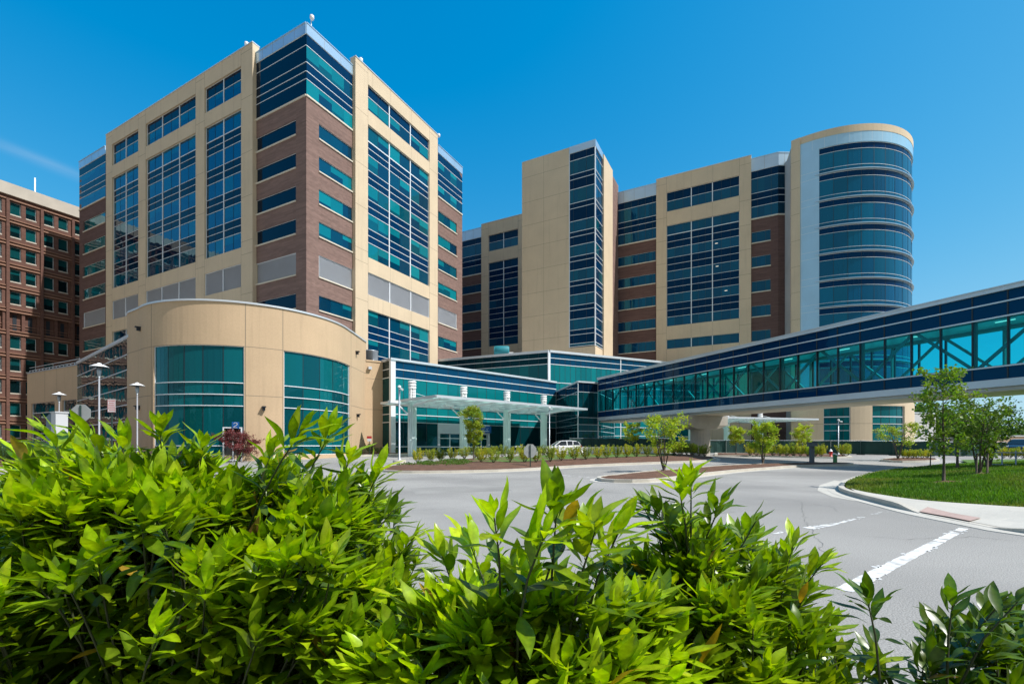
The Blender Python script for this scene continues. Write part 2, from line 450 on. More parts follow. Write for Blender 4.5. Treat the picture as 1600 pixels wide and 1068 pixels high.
def glazing(parent, F, cols, rows, o=-.18, pal=TEAL, nsub=2, name='window', gm=None, hw=.07, vw=.09, pb=.5, minor=.045, hproud=.07, dk=True, edge=True, thick=(), lit=0):
    """One glazed opening: panes (with drawn blinds behind some), a white frame of mullions, thin dark gaskets."""
    mb = MB(); fr = MB()
    for a, b in zip(cols, cols[1:]):
        w = (b - a) / nsub
        for z0, z1, k in rows:
            for j in range(nsub):
                x0, x1 = a + j * w, a + (j + 1) * w; ti = (R.uniform(-.008, .008), R.uniform(-.008, .008))
                if k == 's':
                    c = pal['s'][0]; q = R.uniform(.9, 1.1)
                    F.quad(mb, x0, x1, z0, z1, o, 1, tuple(t * q for t in c), ti)
                else:
                    c = R.choice(pal['v'])
                    q = R.uniform(.85, 1.15); c = tuple(t * q for t in c)
                    if pal['blind'] and R.random() < pb:
                        bl = R.choice(pal['blind']); f = R.choice([.35, .5, .5, .75, 1.])
                        zm = z1 - (z1 - z0) * f
                        F.quad(mb, x0, x1, zm, z1, o, 0, bl, ti)
                        if f < 1: F.quad(mb, x0, x1, z0, zm, o, 0, c, ti)
                    else: F.quad(mb, x0, x1, z0, z1, o, 0, c, ti)
                if lit and k == 'v' and R.random() < lit:
                    xm = x0 + w * R.uniform(.2, .5); zl = z1 - (z1 - z0) * R.uniform(.25, .5)
                    F.quad(fr, xm, min(xm + .5, x1 - .1), zl, zl + .09, o + .012, 2)
                if dk and j > 0: F.box(fr, x0 - minor / 2, x0 + minor / 2, z0, z1, o - .02, o + .025, 1)
    zs = sorted({z for r in rows for z in r[:2]})
    z0, z1 = zs[0], zs[-1]
    for z in zs:
        if not edge and z in (z0, z1): continue
        h = hw * (2.2 if any(abs(z - t) < .02 for t in thick) else 1)
        F.box(fr, cols[0], cols[-1], z - h / 2, z + h / 2, o - .02, o + hproud, 0)
    for i, x in enumerate(cols):
        if vw <= 0: break
        if i in (0, len(cols) - 1):
            if not edge: continue
            a, b = (x, x + .06) if i == 0 else (x - .06, x)
            F.box(fr, a, b, z0, z1, o - .02, o + hproud - .004, 0)
        else: F.box(fr, x - vw, x + vw, z0, z1, o - .02, o + hproud + .03, 0)
    p = mb.build(name, [gm or M['glass'], M['span']], parent)
    fr.build('frame', [M['white'], M['dark'], M['strip']], p)
    return p


def louvre(parent, F, cols, z0, z1, o=-.15):
    mb = MB(); fr = MB()
    F.quad(mb, cols[0], cols[-1], z0, z1, o - .06)
    z = z0 + .1
    while z < z1 - .05:
        for a, b in zip(cols, cols[1:]):
            mb.face([F.pt(a, z, o + .05), F.pt(b, z, o + .05), F.pt(b, z + .1, o - .05), F.pt(a, z + .1, o - .05)])
        z += .14
    for z in (z0, z1): F.box(fr, cols[0], cols[-1], z - .06, z + .06, o - .05, o + .1)
    for x in cols: F.box(fr, x - .09, x + .09, z0 + .06, z1 - .06, o - .05, o + .09)
    p = mb.build('louvre_panel', M['louvre'], parent)
    fr.build('frame', M['white'], p)
    return p


def sill(F, mb, s0, s1, z, h=.17, p=.14):
    F.box(mb, s0 - .05, s1 + .05, z - h, z, -.25, p)


def inset(poly, d):
    c = Vector((sum(p[0] for p in poly) / len(poly), sum(p[1] for p in poly) / len(poly)))
    n = len(poly); out = []
    ar = sum(poly[i][0] * poly[(i + 1) % n][1] - poly[(i + 1) % n][0] * poly[i][1] for i in range(n))
    sg = 1 if ar > 0 else -1
    for i in range(n):
        a, b, e = Vector(poly[i - 1]), Vector(poly[i]), Vector(poly[(i + 1) % n])
        t1 = (b - a).normalized(); t2 = (e - b).normalized()
        n1 = Vector((-t1.y, t1.x)) * sg; n2 = Vector((-t2.y, t2.x)) * sg
        m = (n1 + n2); m = m / max(m.length_squared, .3) * 2
        out.append(tuple(b + m * d))
    return out


DR = Vector((.528, 1.0)); DL = Vector((-1.888, 1.0))
uR = DR.normalized(); uL = DL.normalized()


def brick_section(root, F, s0, s1, wins, ztop, rows, pal_hi, pal_lo, tops, wh, louv, wallmat, cols_hi, cols_lo, nsub=1, ends=True, para=(57.23, 58.76), pb=.5, zsill=48.83, lowtops=(), band_name='glazed_band', gm=None):
    """Brick storeys with strip windows, a glazed crown above and a silver parapet."""
    w0, w1 = wins
    mb = MB()
    holes = [(w0, w1, t - wh, t) for t in list(tops) + list(lowtops)] + ([(w0, w1, louv[0], louv[1])] if louv else [])
    wall(F, mb, s0, s1, 0, zsill, holes, 0, .25, ends=ends)
    mb.build('brick_wall', wallmat, root)
    for t in list(tops) + list(lowtops):
        p = glazing(root, F, cols_lo, [(t - wh, t, 's' if pal_lo is NAVY else 'v')], -.16, pal_lo, nsub, 'window', gm, .06, 0, pb, .05)
        sm_ = MB(); sill(F, sm_, w0, w1, t - wh); sm_.build('sill', M['sill'], p)
    if louv:
        p = louvre(root, F, [w0, w1], louv[0], louv[1])
        sm_ = MB(); sill(F, sm_, w0, w1, louv[0]); sm_.build('sill', M['sill'], p)
    sm_ = MB(); F.box(sm_, s0, s1, zsill, zsill + .22, -.3, .14); sm_.build('ledge', M['sill'], root)
    glazing(root, F, cols_hi, rows, .0, pal_hi, nsub, band_name, gm, .075, 0, pb, .05, .05)
    pm = MB(); F.box(pm, s0, s1, para[0] + .03, para[1] - .12, -.5, .10); F.box(pm, s0, s1, para[1] - .12, para[1], -.55, .18)
    n = max(2, int((s1 - s0) / 2.2))
    for i in range(1, n):
        x = s0 + (s1 - s0) * i / n
        F.box(pm, x - .015, x + .015, para[0] + .03, para[1] - .12, .1, .104, 1)
    pm.build('parapet', [M['metal'], M['joint']], root)


def cream_frame(root, F, s0, s1, cols_bays, top, toprow, big, lou, low, pal, o=.55, nsub=2, lou_cols=True, pb=.5, thick=(), zbot=0., joints=(), wallname='precast_frame', lit=0, hw=.06, vw=.08, gm=None):
    """Cream precast grid: a row of openings, a tall curtain-wall opening, louvres, lower curtain wall."""
    mb = MB(); holes = []
    for cols in cols_bays:
        a, b = cols[0], cols[-1]
        holes += [(a, b, toprow[-1][0], toprow[0][1]), (a, b, big[-1][0], big[0][1])]
        if lou: holes.append((a, b, lou[0], lou[1]))
        if low: holes.append((a, b, low[-1][0], low[0][1]))
    wall(F, mb, s0, s1, zbot, top, holes, o, .45)
    for z in joints:
        for a, b in zip([s0] + [c[-1] for c in cols_bays], [c[0] for c in cols_bays] + [s1]):
            F.box(mb, a, b, z - .025, z + .025, o, o + .004, 1)
    zspans = []
    hz = sorted({(h[2], h[3]) for h in holes})
    prev = zbot
    for a, b in hz: zspans.append((prev, a)); prev = b
    zspans.append((prev, top))
    for cols in cols_bays:
        for x in (cols[0], cols[-1]):
            for a, b in zspans: F.box(mb, x - .02, x + .02, a, b, o, o + .005, 1)
        for x in cols[1:-1]:
            for a, b in zspans: F.box(mb, x - .015, x + .015, a, b, o, o + .004, 1)
    mb.build(wallname, [M['cream'], M['joint']], root)
    cp = MB(); F.box(cp, s0 - .05, s1 + .05, top, top + .12, o - 1.1, o + .08); cp.build('coping', M['coping'], root)
    go = o - .32
    for cols in cols_bays:
        for rows in (toprow, big, low):
            if not rows: continue
            glazing(root, F, cols, rows, go, pal, nsub, 'window', gm, hw, vw, pb, .04, .07, thick=thick, lit=lit)
        if lou: louvre(root, F, cols, lou[0], lou[1], go + .1)
# ------------------------------------------------------------------ the buildings
def along(p, d, t): return (p[0] + d[0] * t, p[1] + d[1] * t)


def hit(p, d, u):
    k = (u - U0) / F_PX
    return (k * p[1] - p[0]) / (d[0] - k * d[1])


def offset(F, d): return Path([tuple(p + n * d) for p, n in zip(F.p, F.n)])


def curtain(ztop, zbot, vh, pitch, mid=.53):
    rows = []; z = ztop
    while z > zbot + .1:
        a = max(z - vh, zbot); rows.append((a, z, 'v'))
        if a <= zbot + .1: break
        g = pitch - vh; b = max(a - g * mid, zbot); rows.append((b, a, 's'))
        c = max(z - pitch, zbot)
        if b > zbot + .1: rows.append((c, b, 's'))
        z -= pitch
    return rows


def build_hospital_tower():
    P0 = (-27.8, 64.0)
    PR = along(P0, DR, hit(P0, DR, 722.2)); PL = along(P0, DL, hit(P0, DL, 124.0))
    PB = (PR[0] + PL[0] - P0[0], PR[1] + PL[1] - P0[1])
    root = thing('hospital_tower', 'tall brown brick and cream hospital block with blue glass corners behind the round pavilion', 'hospital building', (P0[0], P0[1], 0))
    core = MB(); core.poly_prism(inset([P0, PR, PB, PL], .75), 0, 58.0); core.build('core', M['roof'], root)
    for z0, z1 in ((0, 57.2),):
        back = MB()
        G = Path([PR, PB]); wall(G, back, 0, G.len, 0, 58.6); G2 = Path([PB, PL]); wall(G2, back, 0, G2.len, 0, 58.6)
        back.build('rear_wall', M['brick'], root)
    hi = [(55.69, 57.23, 's'), (53.44, 55.69, 'v'), (52.22, 53.44, 's'), (51.16, 52.22, 's'), (49.05, 51.16, 'v')]
    tops = [46.33, 41.80, 37.27, 32.74]; low = [22.5, 17.97, 13.44, 8.9]
    FR = Path([P0, PR]); FL = Path([PL, P0])
    FRp = offset(FR, .6); FLp = offset(FL, .6)
    toprow = [(55.8, 57.46, 's'), (53.5, 55.8, 'v')]
    big = [(48.9, 51.3, 'v')]
    z = 48.9
    for k in range(4):
        t = 46.77 - 4.53 * k; big += [((z + t) / 2, z, 's'), (t, (z + t) / 2, 's'), (t - 2.35, t, 'v')]; z = t - 2.35
    big[-1] = (30.75, big[-1][1], 'v')
    lowrows = curtain(22.7, 4.4, 2.3, 4.53)
    joints = [59.1, 52.4, 44.4, 38, 31.5, 29.6, 23.8]
    # sunlit side
    a = FR.S(478.6, 498.3, 555.6)
    pr = FRp.S(555.4, 575, 610, 642.8, 671.2, 684)
    e = FR.S(684, 713.6)
    c3 = [a[1] + (a[2] - .15 - a[1]) * k / 3 for k in range(4)]
    c4 = [0.03, a[1]] + [a[1] + (a[2] - a[1]) * k / 3 for k in (1, 2, 3)]
    brick_section(root, FR, 0, a[2], (a[1], a[2] - .12), 0, hi, TEAL, TEAL, tops, 2.05, (25.07, 28.07), M['brick'], c4, c3, low_ := 1, lowtops=low[:2], pb=.6)
    cream_frame(root, FRp, pr[0], pr[5], [pr[1:5]], 59.9, toprow, big, (24.98, 28.45), lowrows, TEAL, 0., 2, pb=.62, thick=(48.9,), joints=joints, hw=.08, vw=.10)
    c5 = [e[0] + (FR.len - e[0]) * k / 4 for k in range(5)]
    c6 = [e[0] + .1 + (e[1] - e[0] - .1) * k / 3 for k in range(4)]
    brick_section(root, FR, e[0], FR.len, (e[0] + .1, e[1]), 0, hi, TEAL, TEAL, tops, 2.05, (25.07, 28.07), M['brick'], c5, c6, 1, lowtops=low[:2], pb=.55)
    # shaded side
    b = FL.S(165, 130.5, 395.3, 462.4)
    c7 = [0.03 + (b[0] - .03) * k / 5 for k in range(6)]
    c8 = [b[1] + (b[0] - b[1]) * k / 4 for k in range(5)]
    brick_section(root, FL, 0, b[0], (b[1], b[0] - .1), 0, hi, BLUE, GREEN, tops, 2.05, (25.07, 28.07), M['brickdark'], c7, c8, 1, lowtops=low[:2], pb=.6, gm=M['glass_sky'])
    q = FLp.S(165.5, 175, 194.5, 216, 227.5, 251.4, 278, 305.6, 319.5, 347, 376.7, 394.5)
    cream_frame(root, FLp, q[0], q[11], [q[1:4], q[4:8], q[8:11]], 59.9, toprow, big, (24.98, 28.45), lowrows, BLUE, 0., 2, pb=.5, thick=(48.9,), joints=joints, hw=.05, vw=.075, gm=M['glass_sky'])
    brick_section(root, FL, b[2], FL.len, (b[2] + .2, b[3]), 0, [(a, b, 's') for a, b, k in hi], NAVY, NAVY, tops, 2.05, (25.07, 28.07), M['brick'], [b[2], FL.len - .03], [b[2] + .2, b[3]], 1, lowtops=low[:2], pb=0)
    return FR, FL, P0, PR, PL


def build_rear_wing():
    P = (30.4, 100.0)
    pl = along(P, DL, hit(P, DL, 715.0)); p2 = along(P, DL, hit(P, DL, 1215.8))
    F = Path([pl, p2]); Fp = offset(F, .5)
    root = thing('hospital_wing', 'long cream and dark brown brick hospital wing behind the tall stair tower', 'hospital building', (P[0], P[1], 0))
    back = 30.; nv = Vector((-F.n[0].x, -F.n[0].y)) * back
    end = (52.6, 89.5)
    core = MB(); core.poly_prism(inset([pl, p2, end, (end[0] + nv.x, end[1] + nv.y), (pl[0] + nv.x, pl[1] + nv.y)], .8), 0, 56.2); core.build('core', M['roof'], root)
    hi = [(53.0, 54.5, 's'), (50.2, 53.0, 'v'), (49.0, 50.2, 's'), (47.6, 49.0, 's'), (45.4, 47.6, 'v')]
    tops = [42.75 - 4.75 * k for k in range(6)]
    toprow = [(52.4, 54.2, 's'), (50.2, 52.4, 'v')]
    big = []
    z = None
    for k in range(5):
        t = 47.3 - 4.74 * k
        if z: big += [((z + t) / 2, z, 's'), (t, (z + t) / 2, 's')]
        big.append((t - 1.95, t, 'v')); z = t - 1.95
    joints = [56, 49, 44.2, 39.5, 34.7, 30, 25]
    s = F.S(752.5, 812, 970, 1025.4, 1173.6, 1204, 1216)
    B3 = dict(BLUE); B3 = {'v': [(.0003, .026, .085), (.0003, .032, .095), (.0005, .042, .105)], 'blind': [], 's': [(.0005, .016, .062)]}
    kw = dict(pb=.3, para=(54.5, 57.0), zsill=45.15)
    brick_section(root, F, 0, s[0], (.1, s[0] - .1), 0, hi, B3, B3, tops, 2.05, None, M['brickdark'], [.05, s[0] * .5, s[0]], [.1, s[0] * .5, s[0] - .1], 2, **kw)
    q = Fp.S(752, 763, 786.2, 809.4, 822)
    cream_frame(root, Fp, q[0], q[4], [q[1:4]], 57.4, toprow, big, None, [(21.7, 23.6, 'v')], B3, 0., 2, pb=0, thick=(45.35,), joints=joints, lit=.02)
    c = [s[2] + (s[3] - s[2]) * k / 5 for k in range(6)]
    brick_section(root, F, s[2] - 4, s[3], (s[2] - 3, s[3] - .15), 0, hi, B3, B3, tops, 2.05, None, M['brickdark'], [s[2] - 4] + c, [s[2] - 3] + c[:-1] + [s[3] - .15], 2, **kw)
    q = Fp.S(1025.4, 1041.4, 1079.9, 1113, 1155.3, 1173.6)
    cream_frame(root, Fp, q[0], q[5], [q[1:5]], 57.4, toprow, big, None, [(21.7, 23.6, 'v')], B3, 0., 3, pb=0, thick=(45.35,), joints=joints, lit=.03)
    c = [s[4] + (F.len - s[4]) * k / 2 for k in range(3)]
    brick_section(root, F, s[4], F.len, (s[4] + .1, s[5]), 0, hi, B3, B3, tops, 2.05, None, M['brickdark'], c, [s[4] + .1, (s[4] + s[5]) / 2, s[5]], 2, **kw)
    F2 = Path([p2, end])
    brick_section(root, F2, 0, F2.len, (.5, .6), 0, hi, NAVY, NAVY, [], 2.05, None, M['brickdark'], [.02, F2.len], [.5, .6], 1, **kw)
    return F


def build_stair_tower():
    C = (15.8, 89.9)
    pl = along(C, DL, hit(C, DL, 815.6)); pr = along(C, DR, 14.1)
    FL = Path([pl, C]); FR = Path([C, pr])
    root = thing('stair_tower', 'tall plain cream tower with one glazed corner standing in front of the rear wing', 'tower', (C[0], C[1], 0))
    pb = (pl[0] + pr[0] - C[0], pl[1] + pr[1] - C[1])
    core = MB(); core.poly_prism(inset([C, pr, pb, pl], .7), 0, 59.0); core.build('core', M['roof'], root)
    a = FL.S(889.6)[0]; L = FL.len
    mb = MB(); wall(FL, mb, 0, a, 0, 59.7, [], 0, .3)
    for z in (56.3, 51.2, 46.5, 42, 37.2, 32.5, 27.8, 23): FL.box(mb, 0, a, z - .025, z + .025, 0, .004, 1)
    m_ = a * .47
    zz = [0, 23, 27.8, 32.5, 37.2, 42, 46.5, 51.2, 56.3, 59.7]
    for z0, z1 in zip(zz, zz[1:]): FL.box(mb, m_ - .02, m_ + .02, z0 + .03, z1 - .03, 0, .004, 1)
    wall(FL, mb, a, L, 0, 20.6, [], 0, .3, ends=False)
    b = FR.S(941.6, 955.6)
    wall(FR, mb, 0, b[0], 0, 20.6, [], 0, .3, ends=False)
    wall(FR, mb, b[0], b[1], 0, 59.4, [], .25, .3)
    mb.build('precast_wall', [M['cream'], M['joint']], root)
    bm_ = MB(); wall(FR, bm_, b[1], FR.len, 0, 58.6, [], .1, .3); bm_.build('brick_wall', M['brick'], root)
    rows = [(56.9, 58.4, 's'), (54.2, 56.9, 'v'), (53.2, 54.2, 's'), (51.3, 53.2, 's'), (48.6, 51.3, 'v'), (47.6, 48.6, 's'), (45.1, 47.6, 's')]
    rows += curtain(45.1, 20.8, 2.1, 4.75, .35)
    B3 = {'v': [(.0005, .034, .085), (.0005, .042, .095), (.001, .055, .105)], 'blind': [], 's': [(.0005, .016, .060)]}
    glazing(root, FL, [a + .02, a + (L - a) * .33, L - .02], rows, -.05, B3, 2, 'glazed_corner', None, .085, 0, 0, .05)
    glazing(root, FR, [.02, b[0]], rows, -.05, TEAL, 2, 'glazed_corner', None, .085, 0, 0, .05)
    cm = MB(); FL.box(cm, L - .12, L + .06, 20.6, 58.4, -.2, .08); FL.box(cm, a - .06, a + .08, 20.6, 58.4, -.2, .05); cm.build('corner_post', M['white'], root)
    pm = MB(); FL.box(pm, a, L + .1, 58.4, 59.7, -.6, .1); FR.box(pm, .1, b[0], 58.4, 59.7, -.6, .1); pm.build('parapet', M['metal'], root)


def build_round_tower():
    cx, cy, r = 61., 95., 14.8
    start = (50.1, 85.0)
    arc = [(cx + r * math.cos(rad(t)), cy + r * math.sin(rad(t))) for t in [222.8 + k * 3.0 for k in range(0, 63)]]
    F = Path(arc); RET = Path([(52.2, 90.3), arc[0]])
    root = thing('round_tower', 'rounded tower of curved blue glass with pale ledges at the end of the wing', 'tower', (cx, cy, 0))
    core = MB(); core.poly_prism([(p[0] * .985 + cx * .015, p[1] * .985 + cy * .015) for p in arc] + [(54, 98)], 0, 54.5); core.build('core', M['roof'], root)
    sa, sb, sc = F.S(1250.5, 1280, 1284)
    E = F.s_at(1423.) + 6.0
    mb = MB()
    wall(F, mb, 0, sa, 0, 56.1, [], .25, .5)
    wall(RET, mb, 0, RET.len + .25, 0, 55.3, [], .0, .3)
    F.box(mb, sa + .003, F.len, 54.9, 56.1, -.6, .1)
    for z in (52, 47.3, 42.7, 38, 33.4, 28.8, 24, 19.5):
        F.box(mb, 0, sa, z - .025, z + .025, .25, .255, 1); RET.box(mb, 0, RET.len, z - .025, z + .025, 0, .005, 1)
    # base storey with two window openings
    h1 = F.S(1286.5, 1328); h2 = F.S(1361.5, 1411)
    H = [(h1[0], h1[1], 1.9, 8.4), (h2[0], h2[1], 1.9, 8.4)]
    wall(F, mb, sa + .003, F.len, 0, 9.4, H, .25, .35)
    F.box(mb, sa + .003, F.len, 5.35, 5.4, .25, .254, 1)
    mb.build('precast_wall', [M['cream'], M['joint']], root)
    rows0 = [(6.6, 8.4, 'v'), (5.3, 6.5, 'v'), (4.2, 5.3, 'v'), (1.9, 4.2, 'v')]
    for h in (h1, h2): glazing(root, F, [h[0], h[1]], rows0, -.05, GREEN, 4, 'window', M['glass_low'], .07, .05, 0, .05)
    mm = MB()
    F.box(mm, sa + .003, F.len, 53.15, 54.9, -.3, .06)
    F.box(mm, sa + .003, sb, 9.4, 53.15, -.3, .06)
    for k in range(0, 26):
        x = sa + (F.len - sa) * k / 26
        F.box(mm, x - .012, x + .012, 53.2, 54.9, .06, .064, 1)
    for k in range(9):
        z = 49.0 - 4.63 * k
        F.box(mm, sa + .05, sb, z + .3, z + .33, .06, .064, 1); F.box(mm, sa + .05, sb, z - .9, z - .87, .06, .064, 1)
    F.box(mm, (sa + sb) / 2 - 1.2, (sa + sb) / 2 - 1.17, 9.5, 53.1, .06, .063, 1)
    mm.build('metal_panel', [M['pale_panel'], M['white']], root)
    RB = {'v': [(.0003, .060, .150), (.0003, .074, .165), (.0005, .090, .185)], 'blind': [], 's': [(.0005, .024, .095)]}
    cols = [sb]; w = 2.1
    while cols[-1] < F.len - w: cols.append(cols[-1] + w)
    for k in range(10):
        zt = 53.1 - 4.63 * k
        if zt < 14: break
        rows = [(zt - 1.0, zt, 's'), (zt - 3.7, zt - 1.0, 'v'), (zt - 4.35, zt - 3.7, 'v')]
        p = glazing(root, F, [cols[0], cols[-1]], rows, -.12, RB, len(cols) - 1, 'glazed_storey', None, .05, 0, 0, .04, .05)
        lm = MB(); F.box(lm, sb - .6, F.len, zt - 4.50, zt - 4.39, -.2, .2); lm.build('ledge', M['metal'], p)


def build_brick_office():
    P = (-95.5, 101.)
    a = along(P, DR, -42); b = along(P, DR, 12)
    F = Path([a, b]); s0 = (Vector(P) - Vector(a)).length
    root = thing('brick_office_building', 'old red brick office block with square recessed windows behind the hospital', 'office building', (P[0], P[1], 0))
    nv = F.n[0] * -25
    core = MB(); core.poly_prism(inset([a, b, (b[0] + nv.x, b[1] + nv.y), (a[0] + nv.x, a[1] + nv.y)], .9), 0, 52.5); core.build('core', M['oldbrick'], root)
    us = F.S(14.7, 15.7, 33, 40.3, 57, 61.4)
    per = F.s_at(67.8) - F.s_at(14.7)
    base = us[0]
    offs = [(us[1] - base, us[2] - base), (us[3] - base, us[4] - base)]; pier = per - (us[5] - base)
    holes = []; n0 = -int(base / per)
    for k in range(n0, 9):
        for o0, o1 in offs:
            x0, x1 = base + k * per + o0, base + k * per + o1
            if x0 < .5 or x1 > F.len - .5: continue
            for j in range(11):
                zt = 49.95 - 4.425 * j
                if j == 5: holes.append((x0 - .1, x1 + .1, zt - 3.3, zt + .3))
                else: holes.append((x0, x1, zt - 2.7, zt))
    mb = MB(); wall(F, mb, 0, F.len, 0, 51.05, holes, 0, .55)
    mb.build('brick_wall', M['oldbrick'], root)
    pr = MB()
    for k in range(n0 - 1, 10):
        x0 = base + k * per - pier; x1 = base + k * per
        if x0 < 0 or x1 > F.len: continue
        F.box(pr, x0 + .1, x1 - .1, 0, 50.3, -.1, .45)
    pr.build('pier', M['oldbrick'], root)
    for j in range(11):
        z = 49.8 - 4.425 * j; tr = MB()
        F.box(tr, 0, F.len, z + .38, z + .62, -.1, .24); F.box(tr, 0, F.len, z - 3.42, z - 3.26, -.1, .2)
        tr.build('ledge', M['oldtrim'], root)
    pp = MB(); F.box(pp, 0, F.len, 51.05, 53.35, -1, .5); pp.build('parapet', M['oldsill'], root)
    OB = {'v': [(.002, .010, .012), (.002, .014, .016)], 'blind': [(.004, .07, .075), (.004, .055, .06)], 's': [(.002, .02, .02)]}
    shown = 0
    for h in holes:
        y = F.pt(h[0], 0)
        u = U0 + F_PX * y[0] / y[1]
        if u < -70 or u > 135: continue
        if h[3] - h[2] > 3.2:
            rl = MB()
            for z in (h[2] + .6, h[2] + 1.1): F.box(rl, h[0], h[1], z, z + .1, -.45, -.38)
            F.box(rl, h[0] + .6, h[1] - .6, h[2] + .1, h[3] - .5, -.55, -.5, 1)
            F.quad(rl, h[0], h[1], h[2], h[3], -.57, 2); rl.build('loggia_railing', [M['oldtrim'], M['dark'], M['oldbrick']], root); continue
        p = glazing(root, F, [h[0], h[1]], [(h[2], h[3], 'v')], -.42, OB, 1, 'window', None, .09, .07, .92, .05)
        sm_ = MB(); F.box(sm_, h[0], h[1], h[2], h[2] + .24, -.5, .06); sm_.build('sill', M['oldsill'], p)
    for h in holes:
        pass
    am = MB(); x = F.s_at(61.)
    q = F.pt(x, 53.35, -2.); am.tube([q, (q[0], q[1], 57.2)], .13, 6)
    am.build('roof_mast', M['white_paint'], root)
    # hidden bays still need panes so that the reflections in the glass wall read
    fm = MB(); f2 = MB()
    for h in holes:
        y = F.pt(h[0], 0); u = U0 + F_PX * y[0] / y[1]
        if -70 <= u <= 135: continue
        F.quad(fm, h[0], h[1], h[2], h[3], -.42, 0, R.choice(OB['v'] + OB['blind']))
        F.box(f2, h[0], h[1], h[2], h[2] + .24, -.5, .06)
    p = fm.build('window_band', M['glass'], root); f2.build('sill', M['oldsill'], p)


def build_pavilion():
    c = (-28., 51.5); r = 10.
    arc = [(c[0] + r * math.cos(rad(t)), c[1] + r * math.sin(rad(t))) for t in [229 + k * 3.0 for k in range(0, 44)]]
    rnd = [(-38.2, 49.5), (-37.9, 47.0), (-37.35, 45.95), (-36.6, 45.3), (-35.6, 44.65)]
    pts = rnd + arc + [(-17.98, 53.5), (-17.98, 58.3)]
    F = Path(pts)
    root = thing('round_pavilion', 'low drum shaped cream pavilion with tall curved teal windows', 'pavilion', (c[0], c[1], 0))
    Z = 14.3
    w1 = F.S(240, 381.5); w2 = F.S(443.5, 546.5)
    zt = 10.45; zb = .75
    mb = MB(); wall(F, mb, 0, F.len, 0, Z, [(w1[0], w1[1], zb, zt), (w2[0], w2[1], zb, zt)], 0, .3)
    js = F.S(236.5, 383.5, 442, 548.5)
    for x in js: F.box(mb, x - .03, x + .03, .4, Z, 0, .006, 1)
    e = [0] + js + [F.len]
    for z in (zt + .02, 6.1):
        for i, (a, b) in enumerate(zip(e, e[1:])):
            if i in (1, 3): 
                if z < zt: continue
            F.box(mb, a + .04, b - .04, z - .025, z + .025, 0, .005, 1)
    for a, b in ((js[0], w1[0]), (w1[1], js[1]), (js[2], w2[0]), (w2[1], js[3])): pass
    mb.build('precast_wall', [M['tan'], M['joint']], root)
    core = MB(); core.poly_prism([(p[0] * .96 + c[0] * .04, p[1] * .96 + c[1] * .04) for p in pts] + [(-18.6, 59.), (-26, 61), (-37, 54)], 0, 13.4); core.build('core', M['roof'], root)
    cp = MB(); F.box(cp, 0, F.len, Z, Z + .16, -.7, .1); cp.build('coping', M['coping'], root)
    rows = [(7.2, zt, 'v'), (6.15, 7.2, 'v'), (5.15, 6.15, 'v'), (1.6, 5.15, 'v'), (zb, 1.6, 'v')]
    PG = {'v': [(.003, .06, .075), (.003, .09, .105), (.004, .12, .135), (.003, .075, .08)], 'blind': [], 's': [(0, .02, .03)]}
    for w in (w1, w2):
        glazing(root, F, [w[0], w[1]], rows, -.14, PG, 5, 'window', M['glass_low'], .075, .05, 0, .05)
    # entrance door with its number plate
    d = F.S(348.5, 378.5); dm = MB()
    for z in (gz(42) + .05, 2.2, 3.15): F.box(dm, d[0], d[1], z, z + .1, -.1, .12)
    for x in (d[0], (d[0] + d[1]) / 2, d[1] - .1): F.box(dm, x, x + .1, gz(42), 3.2, -.1, .115)
    F.quad(dm, d[0], d[1], gz(42), 3.15, -.02, 1)
    dm.build('door_frame', [M['white'], M['carglass']], root)
    pl = F.S(363, 374.3); pm = MB(); F.box(pm, pl[0], pl[1], 3.12, 3.72, .12, .18); p = pm.build('number_plate', M['signblue'], root)
    nm = MB(); digit(nm, F, pl, 3.2, 3.64, .185, '2'); nm.build('numeral', M['white_paint'], p)
    # wall lights and small fittings
    for u, v in ((219.5, 514), (412, 638), (556, 551), (557.5, 649), (218, 637)):
        fx = MB()
        s = F.s_at(u); q = F.pt(s, 0); z = EYE + (V0 - v) / F_PX * q[1]
        F.box(fx, s - .1, s + .1, z - .18, z + .18, 0, .3); F.box(fx, s - .16, s + .16, z + .1, z + .2, 0, .42)
        fx.build('wall_light', M['dark'], root)
    return F


def digit(mb, F, sp, z0, z1, o, ch):
    """Numeral strokes on a facade plate."""
    a, b = sp; w = (b - a); m_ = (a + b) / 2; h = z1 - z0; t = h * .16; x0, x1 = m_ - h * .3, m_ + h * .3
    P = [(x0, z1 - h * .25), (x0 + h * .08, z1 - h * .06), (m_, z1), (x1 - h * .08, z1 - h * .06), (x1, z1 - h * .25), (x1 - h * .04, z1 - h * .42), (x0, z0 + t), (x0, z0), (x1, z0)]
    for (sa, za), (sb, zb) in zip(P, P[1:]):
        mb.beam(F.pt(sa, za, o), F.pt(sb, zb, o), t * .9, .03)


